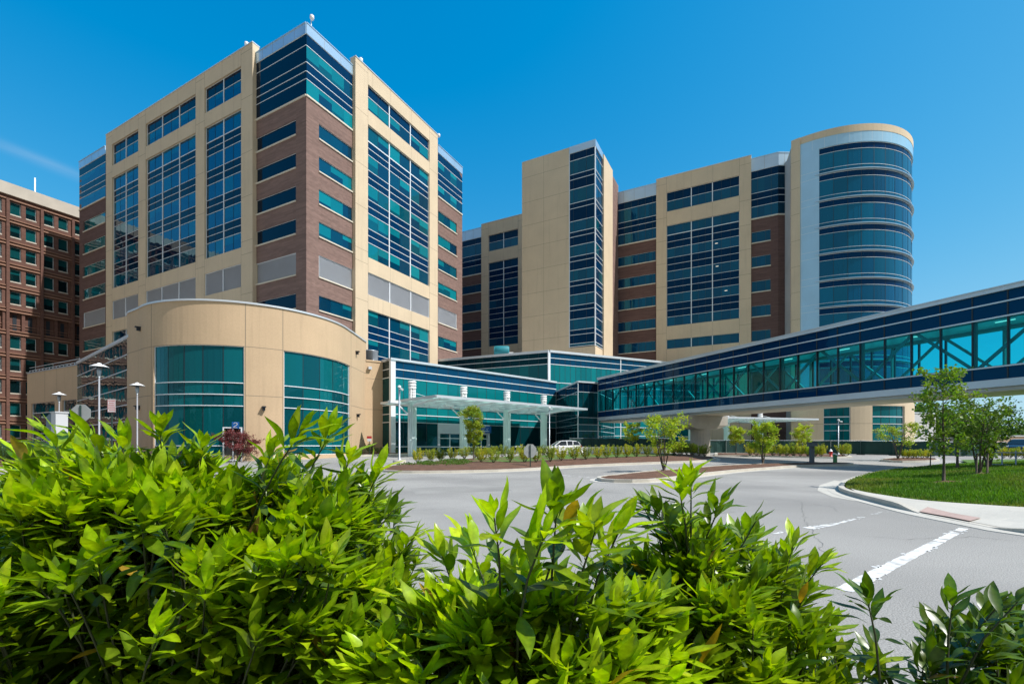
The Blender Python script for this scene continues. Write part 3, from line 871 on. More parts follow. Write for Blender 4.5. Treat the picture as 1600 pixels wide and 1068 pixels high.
def build_low_wing():
    a = (-36.75, 45.6); d = Vector((-1.257, 1.))
    b = along(a, d, hit(a, d, 120.8))
    e = along(b, DL, hit(b, DL, 42.5))
    G = Path([b, a]); W = Path([e, b])
    root = thing('low_wing', 'low cream side wing with a mirrored glass wall left of the round pavilion', 'building', (b[0], b[1], 0))
    nv = W.n[0] * -14
    core = MB(); core.poly_prism([tuple(Vector(p) + Vector(q)) for p, q in ((e, (.9, .7)), (b, (.5, .9)), (a, (.3, 1.2)))] + [(-37.6, 54), (b[0] + 6, b[1] + 12), (e[0] + 9.5, e[1] + 10)], 0, 11.4)
    core.build('core', M['roof'], root)
    zs = [0, .6, 2.2, 4.0, 5.6, 7.3, 9.0, 10.5, 12.05]
    rows = [(zs[i], zs[i + 1], 'v') for i in range(len(zs) - 1)]
    MG = {'v': [(.002, .02, .03), (.002, .025, .035)], 'blind': [], 's': [(0, .01, .02)]}
    glazing(root, G, [0, G.len * .5, G.len], rows, 0, MG, 2, 'glass_wall', M['mirror'], .08, .0, 0, .03, .05)
    cp = MB(); G.box(cp, 0, G.len, 12.05, 12.35, -.5, .12); cp.build('coping', M['coping'], root)
    w = W.S(49, 85.5, 97.5, 119.5)
    mb = MB(); zt = 7.6
    H = [(w[0], w[1], 1.9, zt), (w[2], w[3], 1.9, zt)]
    wall(W, mb, 0, W.len, 0, 11.9, H, 0, .35)
    for x in (W.s_at(88.), W.s_at(70.)): W.box(mb, x - .03, x + .03, zt + .1, 11.9, 0, .006, 1)
    mb.build('precast_wall', [M['tan'], M['joint']], root)
    for h in H:
        glazing(root, W, [h[0], h[1]], [(6.2, zt, 'v'), (3.3, 6.2, 'v'), (2.6, 3.3, 'v'), (1.9, 2.6, 'v')], -.2, MG, 3, 'window', M['mirror'], .09, .05, 0, .04)
    rl = MB()
    for z in (12.35, 12.75): W.box(rl, 0, W.len, z, z + .07, -.3, -.23)
    k = 0
    while k < W.len: W.box(rl, k, k + .07, 11.9, 12.35, -.3, -.23); k += 1.1
    W.box(rl, 0, W.len, 11.9, 12.05, -.4, .06)
    rl.build('roof_railing', M['pole'], root)
    dr = MB(); q = W.pt(W.s_at(63), 0)
    for z, zz in ((0, 3),): pass
    return G


def build_lobby():
    dW = Vector((1.04, 1.))
    A_ = (-14.8, 58.0); B_ = along(A_, dW, hit(A_, dW, 868.8))
    F = Path([A_, B_])
    C_ = (9.26, 66.6); D_ = (12.4, 68.1)
    root = thing('glass_lobby', 'long low teal glass lobby behind the entrance canopy', 'building', (A_[0], A_[1], 0))
    Z = 12.35
    nb = Vector((-1., 1.04)).normalized()
    ret = (A_[0] + nb.x * 2.1, A_[1] + nb.y * 2.1)
    RT = Path([ret, A_])
    core = MB(); core.poly_prism([(A_[0] - .1, A_[1] + .7), (B_[0] - .4, B_[1] + .3), (B_[0] + nb.x * 9, B_[1] + nb.y * 9), (A_[0] + nb.x * 9, A_[1] + nb.y * 9)], 0, Z - .3)
    core.build('core', M['roof'], root)
    LG = {'v': [(.003, .13, .145), (.003, .15, .165), (.004, .17, .18)], 'blind': [], 's': [(.003, .045, .105)]}
    n = 18; cols = [0, F.len]
    rows = [(11.05, 12.1, 's'), (10.0, 11.05, 's'), (6.6, 10.0, 'v'), (5.5, 6.6, 'v'), (4.55, 5.5, 'v')]
    glazing(root, F, [F.len * k / n for k in range(n + 1)], rows, 0, LG, 1, 'glass_wall', M['glass_low'], .1, 0, 0, .04, .06)
    fine = MB()
    for k in range(1, n): F.box(fine, F.len * k / n - .025, F.len * k / n + .025, 4.55, 12.1, -.02, .02)
    fine.build('glazing_joint', M['dark'], root)
    # street level glazing either side of the recessed doors
    e = F.S(683.5, 765)
    DG = {'v': [(.002, .022, .028), (.002, .03, .036), (.002, .045, .05)], 'blind': [], 's': [(0, .01, .02)]}
    z0 = gz(58)
    for a, b, k in ((0, e[0], 4), (e[1], F.len, 7)):
        glazing(root, F, [a + (b - a) * i / k for i in range(k + 1)], [(z0 + .9, 4.55, 'v'), (z0 + .05, z0 + .9, 'v')], 0, DG, 1, 'street_window', M['glass_low'], .09, 0, 0, .04, .06)
        f2 = MB()
        for i in range(1, k): F.box(f2, a + (b - a) * i / k - .03, a + (b - a) * i / k + .03, z0, 4.5, -.02, .03)
        f2.build('glazing_joint', M['dark'], root)
    em = MB()
    wall(F, em, e[0], e[1], z0 - .1, 4.5, [(e[0] + .4, e[0] + (e[1] - e[0]) * .42, z0, 3.25), (e[0] + (e[1] - e[0]) * .47, e[1] - .35, z0, 3.25)], .05, .3, ends=False)
    p = em.build('entrance_surround', M['louvre'], root)
    for a, b, k in ((e[0] + .4, e[0] + (e[1] - e[0]) * .42, 2), (e[0] + (e[1] - e[0]) * .47, e[1] - .35, 4)):
        glazing(root, F, [a + (b - a) * i / k for i in range(k + 1)], [(z0, z0 + .85, 'v'), (z0 + .85, 2.6, 'v'), (2.6, 3.25, 'v')], -.2, DG, 1, 'entrance_door', M['glass_low'], .1, .06, 0, .05)
    sg = F.S(750.5, 766); sm_ = MB(); F.box(sm_, sg[0], sg[1], 3.45, 4.4, .1, .22); p = sm_.build('entrance_sign', M['signblue'], root)
    lt = MB()
    for i, hh in enumerate((.28, .42, .22, .34)):
        x = sg[0] + .25 + i * .3; lt.beam(F.pt(x, 3.85, .235), F.pt(x + .12, 3.85 + hh, .235), .07, .02)
    F.box(lt, sg[0] + .2, sg[0] + 1.5, 3.66, 3.72, .22, .235); lt.build('lettering', M['white_paint'], p)
    rt = MB()
    glazing(root, RT, [0, RT.len], [(11.05, 12.1, 's'), (10, 11.05, 's'), (6.6, 10, 'v'), (5.5, 6.6, 'v'), (4.5, 5.5, 'v'), (1.4, 4.5, 'v'), (.5, 1.4, 'v')], 0, {'v': [(.003, .05, .055)], 'blind': [], 's': [(.02, .03, .03)]}, 1, 'side_glazing', M['glass_low'], .09, .0, 0, .04, .05)
    cm = MB(); F.box(cm, -.1, .55, 0, 12.1, -.3, .12); cm.build('corner_post', M['white'], root)
    cp = MB(); F.box(cp, -.15, F.len, 12.1, Z, -.9, .22); RT.box(cp, 0, RT.len - .25, 12.1, Z, -.6, .15); cp.build('coping', M['coping'], root)
    # cream link wall between lobby and pavilion
    Lk = Path([(-18.0, 58.25), ret]); lw = MB(); wall(Lk, lw, .02, Lk.len, 0, 12.0, [], 0, .3)
    for z in (9.9, 6.1): Lk.box(lw, .02, Lk.len, z - .025, z + .025, 0, .005, 1)
    Lk.box(lw, .02, Lk.len, 12., 12.2, -1.2, .08); lw.build('link_wall', [M['tan'], M['joint']], root)
    s = Lk.s_at(577.); fx = MB(); Lk.box(fx, s - .2, s + .2, 11.0, 11.35, 0, .35); fx.build('wall_light', M['louvre'], root)
    # dark vestibule where the bridge lands
    V1 = Path([B_, C_]); V2 = Path([C_, D_])
    vt = thing('glass_vestibule', 'dark glazed vestibule between the lobby and the end of the bridge', 'building', (C_[0], C_[1], 0))
    VG = {'v': [(.002, .035, .045), (.002, .045, .055)], 'blind': [], 's': [(.001, .012, .03)]}
    E_ = (17.2, 79.6); V3 = Path([D_, E_])
    for G, k in ((V1, 4), (V2, 2), (V3, 4)):
        rows = [(9.2, 10.5, 's'), (5.6, 9.2, 'v'), (4.6, 5.6, 'v'), (3.7, 4.6, 'v'), (gz(68), 3.7, 'v')]
        glazing(vt, G, [.02, G.len - .02], rows, 0, VG, k * 2, 'glass_wall', M['glass_low'], .05, .05, 0, .04, .03)
    cp = MB(); V1.box(cp, 0, V1.len, 10.5, 10.72, -.5, .1); V2.box(cp, 0, V2.len, 10.5, 10.72, -.5, .12); V3.box(cp, .2, V3.len, 10.5, 10.72, -.5, .12); cp.build('coping', M['coping'], vt)
    core = MB(); core.poly_prism([(B_[0] + .4, B_[1] - .2), (C_[0] + .25, C_[1] + .5), (D_[0] - .3, D_[1] + .5), (E_[0] - .5, E_[1]), (B_[0] + 4, B_[1] + 4)], 0, 10.4); core.build('core', M['roof'], vt)
    return F, D_


def build_podium():
    c = (6.2, 80.5)
    dl = Vector((-2.26, 1.)); dr = Vector((2.11, 1.))
    a = along(c, dl, hit(c, dl, 640.)); b = along(c, dr, 15.5)
    root = thing('glass_podium', 'upper glass block with white mullions above the lobby roof below the stair tower', 'building', (c[0], c[1], 0))
    core = MB(); core.poly_prism(inset([c, b, (b[0] - 6, b[1] + 14), (a[0] + 4, a[1] + 14), a], .5), 0, 17.4); core.build('core', M['roof'], root)
    FL = Path([a, c]); FR = Path([c, b])
    G1 = {'v': [(.003, .05, .055), (.003, .08, .085)], 'blind': [], 's': [(.002, .02, .03)]}
    LG = {'v': [(.003, .14, .155), (.003, .16, .17)], 'blind': [], 's': [(.003, .045, .10)]}
    rows = [(16.55, 17.5, 's'), (15.5, 16.55, 's'), (12.4, 15.5, 'v'), (8.3, 12.4, 'v'), (5.0, 8.3, 'v'), (3.4, 5.0, 'v'), (gz(85), 3.4, 'v')]
    glazing(root, FL, [0.05, FL.len - .05], rows, 0, G1, 16, 'glass_wall', None, .1, .0, 0, .04, .06)
    glazing(root, FR, [.05, FR.len * .42, FR.len - .05], rows, 0, LG, 14, 'glass_wall', None, .1, .08, 0, .04, .06)
    cm = MB(); FR.box(cm, -.1, .32, 0, 17.5, -.2, .12); cm.build('corner_post', M['white'], root)
    cp = MB(); FL.box(cp, 0, FL.len, 17.5, 17.85, -.8, .2); FR.box(cp, .25, FR.len, 17.5, 17.85, -.8, .2); cp.build('coping', M['coping'], root)
    # brown service wall and link under the bridge, running to the round tower
    sv = Path([(b[0] + .3, b[1] - .6), (52.6, 88.0)]); mb = MB()
    rt = thing('service_link', 'low dark glazed link under the bridge beside the round tower', 'building', (b[0], b[1], 0))
    wall(sv, mb, 0, sv.len, 0, 8.6, [(1, sv.len * .62, 2., 7.6)], 0, .4); mb.build('wall', M['brickdark'], rt)
    glazing(rt, sv, [1 + (sv.len * .62 - 1) * k / 4 for k in range(5)], [(5.2, 7.6, 'v'), (3.6, 5.2, 'v'), (2., 3.6, 'v')], -.2, {'v': [(.002, .02, .03), (.004, .07, .08)], 'blind': [], 's': [(0, 0, 0)]}, 2, 'window', M['glass_low'], .08, .07, 0, .05)
    core = MB(); core.poly_prism([(b[0] + .5, b[1] + .2), (52, 89), (52, 93), (b[0] + .5, b[1] + 4)], 0, 8.4); core.build('core', M['roof'], rt)


def build_bridge():
    d = Vector((.446, -1.)); s = (12.35, 68.0)
    e = along(s, d, 66.)
    F = Path([s, e]); n = F.n[0]; Wd = 4.6
    root = thing('skywalk', 'long enclosed glass footbridge with navy panels crossing over the drive', 'footbridge', (s[0], s[1], 0))
    L = F.len; pit = 1.655
    k0 = (F.s_at(1574.8)) % pit
    xs = [k0 + pit * i for i in range(int(L / pit) + 1)]; xs = [0] + [x for x in xs if .2 < x < L - .2] + [L]
    BG = {'v': [(0, 0, 0)], 'blind': [], 's': [(.002, .014, .050)]}
    for side, o0, sg in (('near', 0, 1), ('far', -Wd, -1)):
        nv = MB(); lo = MB(); fr = MB(); gl = MB()
        for a, b in zip(xs, xs[1:]):
            q = R.uniform(.92, 1.08); c = (.001 * q, .027 * q, .092 * q)
            for z0, z1 in ((10.36, 11.0), (9.47, 10.34)): F.quad(nv, a, b, z0, z1, o0, 0, c)
            F.quad(lo, a, b, 5.68, 6.43, o0, 0, c)
            F.quad(gl, a, b, 6.45, 9.45, o0)
        lo.build('lower_panel', M['span'], root)
        for z in (9.46, 6.44, 10.35): F.box(fr, 0, L, z - .045, z + .045, o0 - .03, o0 + .06)
        for x in xs[1:-1]:
            F.box(fr, x - .035, x + .035, 5.68, 11.0, o0 - .04 * 1, o0 + .035, 1)
            F.box(fr, x - .06, x + .06, 6.5, 9.4, o0 - .16, o0 - .041, 1) if sg > 0 else F.box(fr, x - .06, x + .06, 6.5, 9.4, o0 + .041, o0 + .16, 1)
        p = nv.build('navy_panel', M['span'], root); fr.build('frame', [M['coping'], M['dark']], p)
        gl.build('bridge_glass', M['bridge'], root)
    dk = MB()
    F.box(dk, 0, L, 5.2, 5.66, -Wd - .1, .1); F.box(dk, 0, L, 5.0, 5.2, -Wd + .5, -.5); F.box(dk, 0, L, 5.69, 6.3, -Wd + .12, -.12)
    dk.build('deck', [M['coping']], root)
    sf = MB(); F.box(sf, 0, L, 4.94, 5.0, -Wd + .3, -.3); sf.build('soffit', M['sill'], root)
    for x in range(1, int(L / 6)):
        pass
    rf = MB(); F.box(rf, 0, L, 11.0, 11.25, -Wd - .15, .16); F.box(rf, 0, L, 11.25, 11.32, -Wd - .2, .22); F.box(rf, 0, L, 9.75, 10.9, -Wd + .15, -.15)
    rf.build('roof', [M['coping']], root)
    cl = MB(); F.box(cl, 0, L, 9.62, 9.74, -Wd + .16, -.16); cl.build('ceiling', M['white_paint'], root)
    tr = MB(); h = pit * 2
    x = (k0 + pit) % h; i = 0
    while x + h < L:
        for o in (-.42, -Wd + .42):
            a, b = (6.35, 9.55) if i % 2 == 0 else (9.55, 6.35)
            tr.beam(F.pt(x, a, o), F.pt(x + h, b, o), .17, .17)
            if i % 2 == 0: tr.beam(F.pt(x, 6.3, o), F.pt(x, 9.6, o), .14, .14)
        x += h; i += 1
    for o in (-.42, -Wd + .42):
        F.box(tr, 0, L, 6.3, 6.55, o - .12, o + .12); F.box(tr, 0, L, 9.4, 9.61, o - .12, o + .12)
    tr.build('truss', M['truss'], root)
    st = MB(); x = 2.
    while x < L - 3:
        F.box(st, x, x + .95, 9.59, 9.615, -2.4, -2.28); x += 4.965
    st.build('ceiling_light', M['strip'], root)
    pm = MB()
    FC = offset(F, -Wd / 2)
    for px_ in (FC.s_at(1094.), FC.s_at(1094.) + 31.5):
        q = F.pt(px_, 0, -Wd / 2); zg = gz(q[1]) - .2
        t = F.p[1] - F.p[0]; t.normalize()
        def P(ds, z, o): return F.pt(px_ + ds, z, -Wd / 2 + o)
        for ds, w, z0, z1, w2 in ((.95, 1.15, zg, 3.9, 1.15),):
            pts = [(ds * math.cos(rad(k * 18)), w * math.sin(rad(k * 18))) for k in range(20)]
            for k in range(20):
                a, b = pts[k], pts[(k + 1) % 20]
                pm.face([P(a[0], z0, a[1]), P(b[0], z0, b[1]), P(b[0], z1, b[1]), P(a[0], z1, a[1])], 0, sm=True)
        pm.hexa([P(-1., 3.45, -1.5), P(1., 3.45, -1.5), P(1., 3.45, 1.5), P(-1., 3.45, 1.5), P(-1.15, 3.9, -3.0), P(1.15, 3.9, -3.0), P(1.15, 3.9, 3.0), P(-1.15, 3.9, 3.0)])
        pm.hexa([P(-1.15, 3.9, -3.0), P(1.15, 3.9, -3.0), P(1.15, 3.9, 3.0), P(-1.15, 3.9, 3.0), P(-1.15, 4.93, -3.0), P(1.15, 4.93, -3.0), P(1.15, 4.93, 3.0), P(-1.15, 4.93, 3.0)], skip=(0,))
        pm.build('pier', M['concrete'], root); pm = MB()
    return F


def build_canopy(A_, df, length, depth, colpos, zc, label, name='entrance_canopy', back=1.0):
    """Glass canopy on lantern columns. A_ is the corner nearest the camera, df the direction of its front edge."""
    df = Vector(df).normalized(); db = Vector((-df.y, df.x)) * back
    def P(a, b, z): return (A_[0] + df.x * a + db.x * b, A_[1] + df.y * a + db.y * b, z)
    root = thing(name, label, 'canopy', (A_[0], A_[1], 0), 'glass canopies over the entrances')
    gl = MB(); nx = max(4, int(length / 2.2)); ny = 5
    for i in range(nx):
        for j in range(ny):
            a0, a1 = length * i / nx + .04, length * (i + 1) / nx - .04; b0, b1 = depth * j / ny + .04, depth * (j + 1) / ny - .04
            gl.hexa([P(a0, b0, zc + .22), P(a1, b0, zc + .22), P(a1, b1, zc + .22), P(a0, b1, zc + .22), P(a0, b0, zc + .25), P(a1, b0, zc + .25), P(a1, b1, zc + .25), P(a0, b1, zc + .25)])
    gl.build('glass_roof', M['frost'], root)
    fr = MB(); fs = MB()
    def bar(a0, b0, a1, b1, z, w, h): fr.beam(P(a0, b0, z), P(a1, b1, z), w, h)
    bar(0, 0, length, 0, zc + .13, .12, .26); bar(0, depth, length, depth, zc + .13, .12, .26)
    bar(0, .08, 0, depth - .08, zc + .13, .12, .26); bar(length, .08, length, depth - .08, zc + .13, .12, .26)
    for i in range(1, nx): bar(length * i / nx, .1, length * i / nx, depth - .1, zc + .12, .08, .16)
    for j in range(1, ny): bar(.1, depth * j / ny, length - .1, depth * j / ny, zc + .05, .10, .2)
    fr.build('canopy_frame', M['coping'], root)
    for a, b in colpos:
        cm = MB(); q = P(a, b, 0); zg = gz(q[1]) - .1
        for k in range(10):
            t = 2 * math.pi * k / 10; rr = .36
            cm.tube([(q[0] + rr * math.cos(t), q[1] + rr * math.sin(t), zg), (q[0] + rr * math.cos(t), q[1] + rr * math.sin(t), zc - .25)], .125, 6)
        cm.lathe(q[0], q[1], [(.36, zg), (.36, zc - .2)], 12)
        cm.lathe(q[0], q[1], [(.48, zg), (.5, zg + .35), (.46, zg + .4)], 16)
        col = cm.build('column', M['frostcol'], root)
        lm = MB()
        for k in range(12):
            t = 2 * math.pi * k / 12
            lm.tube([(q[0] + .35 * math.cos(t), q[1] + .35 * math.sin(t), zc + .25), (q[0] + .35 * math.cos(t), q[1] + .35 * math.sin(t), zc + 1.75)], .035, 5)
        for z in (zc + .5, zc + .8, zc + 1.1): lm.lathe(q[0], q[1], [(.38, z), (.38, z + .06)], 16)
        for z in (zc + 1.45, zc + 1.75, zc + 2.05): lm.lathe(q[0], q[1], [(.43, z), (.45, z + .1), (.40, z + .19)], 20)
        lm.lathe(q[0], q[1], [(.2, zc + .25), (.2, zc + 2.2)], 10)
        lm.build('lantern', M['white_paint'], col)
        am = MB()
        for sgn, far in ((-1, b - .5), (1, depth - b - .5)):
            pts = []
            for k in range(7):
                f = k / 6; bb = b + sgn * (.2 + far * f)
                pts.append(P(a, bb, zc - .42 + .38 * math.sin(f * math.pi / 2)))
            am.tube(pts, [.17 - .012 * k for k in range(7)], 8)
        am.tube([P(a - .1, b, zc - 1.75), P(a - 2.0, b + .2, zc - .15)], .09, 8); am.hexa([P(a - 2.7, b - .1, zc - .3), P(a - 1.5, b - .1, zc - .3), P(a - 1.5, b + .5, zc - .3), P(a - 2.7, b + .5, zc - .3), P(a - 2.7, b - .1, zc - .02), P(a - 1.5, b - .1, zc - .02), P(a - 1.5, b + .5, zc - .02), P(a - 2.7, b + .5, zc - .02)])
        am.tube([P(a, b, zc + 1.), P(a + 2.0, b - 1.5, zc + .3)], .03, 6)
        am.build('bracket_arm', M['white'], root)
    return root


M['frostcol'] = surf('pale green white column paint', (.66, .78, .76), .45, .05)
FR_, FL_, A0_, AR_, AL_ = build_hospital_tower()
FB_ = build_rear_wing()
build_stair_tower()
build_round_tower()
build_brick_office()
PAV = build_pavilion()
build_low_wing()
FLOB, VD = build_lobby()
build_podium()
BR = build_bridge()
build_canopy((-7.6, 47.5), (1.04, 1.), 24.8, 11.3, [(.75 + 7.15 * k, 5.65) for k in range(4)], 6.45, 'glass canopy on four lantern columns in front of the lobby doors')
build_canopy((25.9, 72.0), (1.04, .30), 26.5, 10.5, [(5.5, 5.2), (12.5, 5.2), (19.5, 5.2)], 5.9, 'far glass canopy behind the footbridge pier')
# ------------------------------------------------------------------ ground, kerbs, road
def drape(pts, dz, name, mat, parent=None, cuts=0, dome=0., rough=0., uvn=0.4):
    """A flat patch that follows the slope of the site; optionally mounded and roughened."""
    bm = bmesh.new()
    vs = [bm.verts.new((p[0], p[1], 0)) for p in pts]
    es = [bm.edges.new((vs[i], vs[(i + 1) % len(vs)])) for i in range(len(vs))]
    bmesh.ops.triangle_fill(bm, edges=es, use_beauty=True)
    for y in (YA, YB):
        bmesh.ops.bisect_plane(bm, geom=bm.verts[:] + bm.edges[:] + bm.faces[:], plane_co=(0, y, 0), plane_no=(0, 1, 0))
    for _ in range(cuts):
        le = [e for e in bm.edges if e.calc_length() > uvn]
        if not le: break
        bmesh.ops.subdivide_edges(bm, edges=le, cuts=1, use_grid_fill=True)
        bmesh.ops.triangulate(bm, faces=[f for f in bm.faces if len(f.verts) > 4])
    for v in bm.verts:
        z = gz(v.co.y) + dz
        if dome or rough:
            d = edge_dist(pts, v.co.x, v.co.y)
            k = min(1, d / 2.2)
            z += dome * (k * k * (3 - 2 * k)) + rough * min(1, d / .3) * noise.noise(Vector((v.co.x * 1.7, v.co.y * 1.7, 3.)))
        v.co.z = z
    bmesh.ops.recalc_face_normals(bm, faces=bm.faces[:])
    if bm.faces and sum(f.normal.z for f in bm.faces) < 0: bmesh.ops.reverse_faces(bm, faces=bm.faces[:])
    me = bpy.data.meshes.new(name); bm.to_mesh(me); bm.free(); me.materials.append(mat)
    if dome or rough:
        me.polygons.foreach_set('use_smooth', [True] * len(me.polygons))
    o = bpy.data.objects.new(name, me); COL.objects.link(o)
    return o


def edge_dist(pts, x, y):
    best = 1e9; n = len(pts)
    for i in range(n):
        ax, ay = pts[i]; bx, by = pts[(i + 1) % n]
        dx, dy = bx - ax, by - ay; L = dx * dx + dy * dy
        t = 0 if L == 0 else max(0, min(1, ((x - ax) * dx + (y - ay) * dy) / L))
        best = min(best, math.hypot(x - ax - dx * t, y - ay - dy * t))
    return best


def inside(pts, x, y):
    c = False; n = len(pts)
    for i in range(n):
        x1, y1 = pts[i]; x2, y2 = pts[(i + 1) % n]
        if (y1 > y) != (y2 > y) and x < (x2 - x1) * (y - y1) / (y2 - y1) + x1: c = not c
    return c


def smooth_loop(pts, k=2, closed=True):
    for _ in range(k):
        n = len(pts); q = []
        rng = range(n) if closed else range(n - 1)
        if not closed: q.append(pts[0])
        for i in rng:
            a, b = pts[i], pts[(i + 1) % n]
            q += [(a[0] * .75 + b[0] * .25, a[1] * .75 + b[1] * .25), (a[0] * .25 + b[0] * .75, a[1] * .25 + b[1] * .75)]
        if not closed: q.append(pts[-1])
        pts = q
    return pts


def strip(pts, w0, w1, z0, z1, name, mat, closed=False, drop=None):
    """A kerb or gutter: box section along a line, between offsets w0 and w1 to the left of travel."""
    n = len(pts); P = [Vector(p) for p in pts]; mb = MB(); rows = []
    dense = []
    for i in range(n if closed else n - 1):
        a, b = P[i], P[(i + 1) % n]; dense.append(a)
        ys = [y for y in (YA, YB) if (a.y - y) * (b.y - y) < 0]
        for y in sorted(ys, key=lambda y: abs(y - a.y)): dense.append(a.lerp(b, (y - a.y) / (b.y - a.y)))
    if not closed: dense.append(P[-1])
    P = dense; n = len(P)
    for i in range(n):
        if closed: a, b = P[i - 1], P[(i + 1) % n]
        else: a, b = P[max(i - 1, 0)], P[min(i + 1, n - 1)]
        t = (b - a).normalized(); nl = Vector((-t.y, t.x))
        p0 = P[i] + nl * w0; p1 = P[i] + nl * w1
        zt = z1 if drop is None else z1 * drop(P[i])
        g0, g1 = gz(p0.y), gz(p1.y)
        rows.append([(p0.x, p0.y, g0 + z0), (p0.x, p0.y, g0 + zt), (p1.x, p1.y, g1 + zt), (p1.x, p1.y, g1 + z0)])
    m = n if closed else n - 1
    for i in range(m):
        a, b = rows[i], rows[(i + 1) % n]
        for k in range(3): mb.face([a[k], b[k], b[k + 1], a[k + 1]], 0)
    if not closed:
        mb.face(rows[0]); mb.face(rows[-1])
    return mb.build(name, mat)


def ccw(pts):
    n = len(pts); a = sum(pts[i][0] * pts[(i + 1) % n][1] - pts[(i + 1) % n][0] * pts[i][1] for i in range(n))
    return pts if a > 0 else pts[::-1]


far_ = drape([(-900, -60), (900, -60), (900, 32), (900, 85), (900, 1500), (-900, 1500), (-900, 85), (-900, 32)], -.02, 'ground', M['field'])
struct(far_, 'flat dull ground stretching away beyond the drive', 'ground')
road = drape([(-70, -8), (60, -8), (75, 32), (110, 85), (110, 100), (40, 100), (-70, 85), (-75, 32)], 0, 'road', M['asphalt'])
struct(road, 'wide grey asphalt drive crossing in front of the hospital', 'road')


def G(*uv): return [on_ground(a, b) for a, b in uv]


# long planted island with the hedge
isl1 = ccw(smooth_loop(G((579, 735), (612, 739), (655, 739.3), (720, 738.5), (797, 736.4), (860, 732), (940, 727.5), (1030, 724), (1097, 721.5), (1122, 718.5), (1112, 714.5), (1060, 711.5), (980, 711), (930, 711.5), (860, 713), (790, 716), (726, 718.5), (648, 726), (592, 731)), 1))
o = drape(isl1, .11, 'planting_bed', M['mulch'], cuts=4, dome=.22, rough=.05, uvn=.8); struct(o, 'mulched bed of the long island with the shrub hedge', 'planting bed')
o = strip(isl1, -.02, .20, -.05, .15, 'kerb', M['kerb'], True); struct(o, 'pale concrete kerb round the long hedge island', 'kerb')
o = strip(isl1, -.42, -.02, -.03, .012, 'gutter', M['pavement'], True); struct(o, 'pale concrete gutter round the long hedge island', 'gutter')
# narrow mulch island
isl2 = ccw(smooth_loop(G((929, 749.5), (946, 753.5), (1002, 754.5), (1050, 750), (1097, 743), (1165, 735.5), (1240, 729.5), (1300, 728.2), (1331, 727.6), (1334, 725.3), (1300, 724.3), (1240, 725), (1169, 727), (1100, 731), (1026, 737.5), (950, 745.5)), 1))
o = drape(isl2, .11, 'planting_bed', M['mulch'], cuts=4, dome=.16, rough=.06, uvn=.7); struct(o, 'bare bark mulch bed of the narrow island', 'planting bed')
o = strip(isl2, -.02, .16, -.05, .15, 'kerb', M['kerb'], True); struct(o, 'stained concrete kerb round the narrow mulch island', 'kerb')
o = strip(isl2, -.36, -.02, -.03, .012, 'gutter', M['pavement'], True); struct(o, 'concrete gutter round the narrow mulch island', 'gutter')
# far small island and verge beyond the bridge
isl3 = ccw(smooth_loop(G((1368, 719.5), (1400, 722.3), (1440, 722), (1470, 720.5), (1462, 716.5), (1400, 716)), 1))
o = drape(isl3, .11, 'planting_bed', M['mulch'], cuts=3, dome=.12, rough=.04, uvn=.8); struct(o, 'small mulched island beyond the narrow one', 'planting bed')
o = strip(isl3, -.02, .16, -.05, .15, 'kerb', M['kerb'], True); struct(o, 'kerb round the small far island', 'kerb')
verge = ccw(G((1120, 712.3), (1180, 712.5), (1240, 714.3), (1300, 715.4), (1326, 714.6), (1320, 711.2), (1240, 709.5), (1120, 708.5)))
o = drape(verge, .11, 'planting_bed', M['mulch'], cuts=2, rough=.04, uvn=1.5); struct(o, 'mulched bed along the screened fence', 'planting bed')
o = strip(verge, -.3, .12, -.05, .14, 'kerb', M['kerb'], True); struct(o, 'kerb in front of the fence bed', 'kerb')
# lawn back of the long island, seen between its shrubs
tb = ccw(G((726, 727), (800, 728.5), (900, 722), (1000, 718.3), (1060, 715.8), (1050, 713.4), (960, 713), (880, 715), (800, 718), (740, 721.5)))
o = drape(tb, .335, 'island_turf', M['soil'], cuts=3, uvn=1.); struct(o, 'strip of turf behind the hedge shrubs', 'turf')

# right hand lawn, footway and kerb
edge_out = G((1420, 733.5), (1384, 737.6), (1352, 744), (1322, 753), (1306, 764.5), (1322, 773), (1359, 783), (1400, 793.5), (1442, 804), (1520, 819), (1600, 835))
edge_out = edge_out + [(10.9, 5.6), (13.4, 1.0), (15, -4)]
edge_out = smooth_loop(edge_out, 2, False)
lawn_in = G((1425, 733.2), (1384, 737.2), (1354, 744), (1330, 752.5), (1316, 763.4), (1337, 772.5), (1385, 781.5), (1438, 789.5), (1520, 796), (1600, 801.5))
lawn_in = lawn_in + [(16., 8.2), (21, 3.5), (26, -4)]
lawn_in = smooth_loop(lawn_in, 2, False)
lawn_far = [(70, -4), (70, 45), (48, 43.), (40, 42.3)] + G((1512, 724.8), (1470, 727.5))
lawn = ccw(lawn_in + lawn_far)
LAWN_DOME = .42


def lawn_z(x, y):
    d = edge_dist(lawn, x, y); k = min(1, d / 7.)
    return gz(y) + .13 + LAWN_DOME * (k * k * (3 - 2 * k)) + .04 * min(1, d / .4) * noise.noise(Vector((x * .8, y * .8, 1.)))


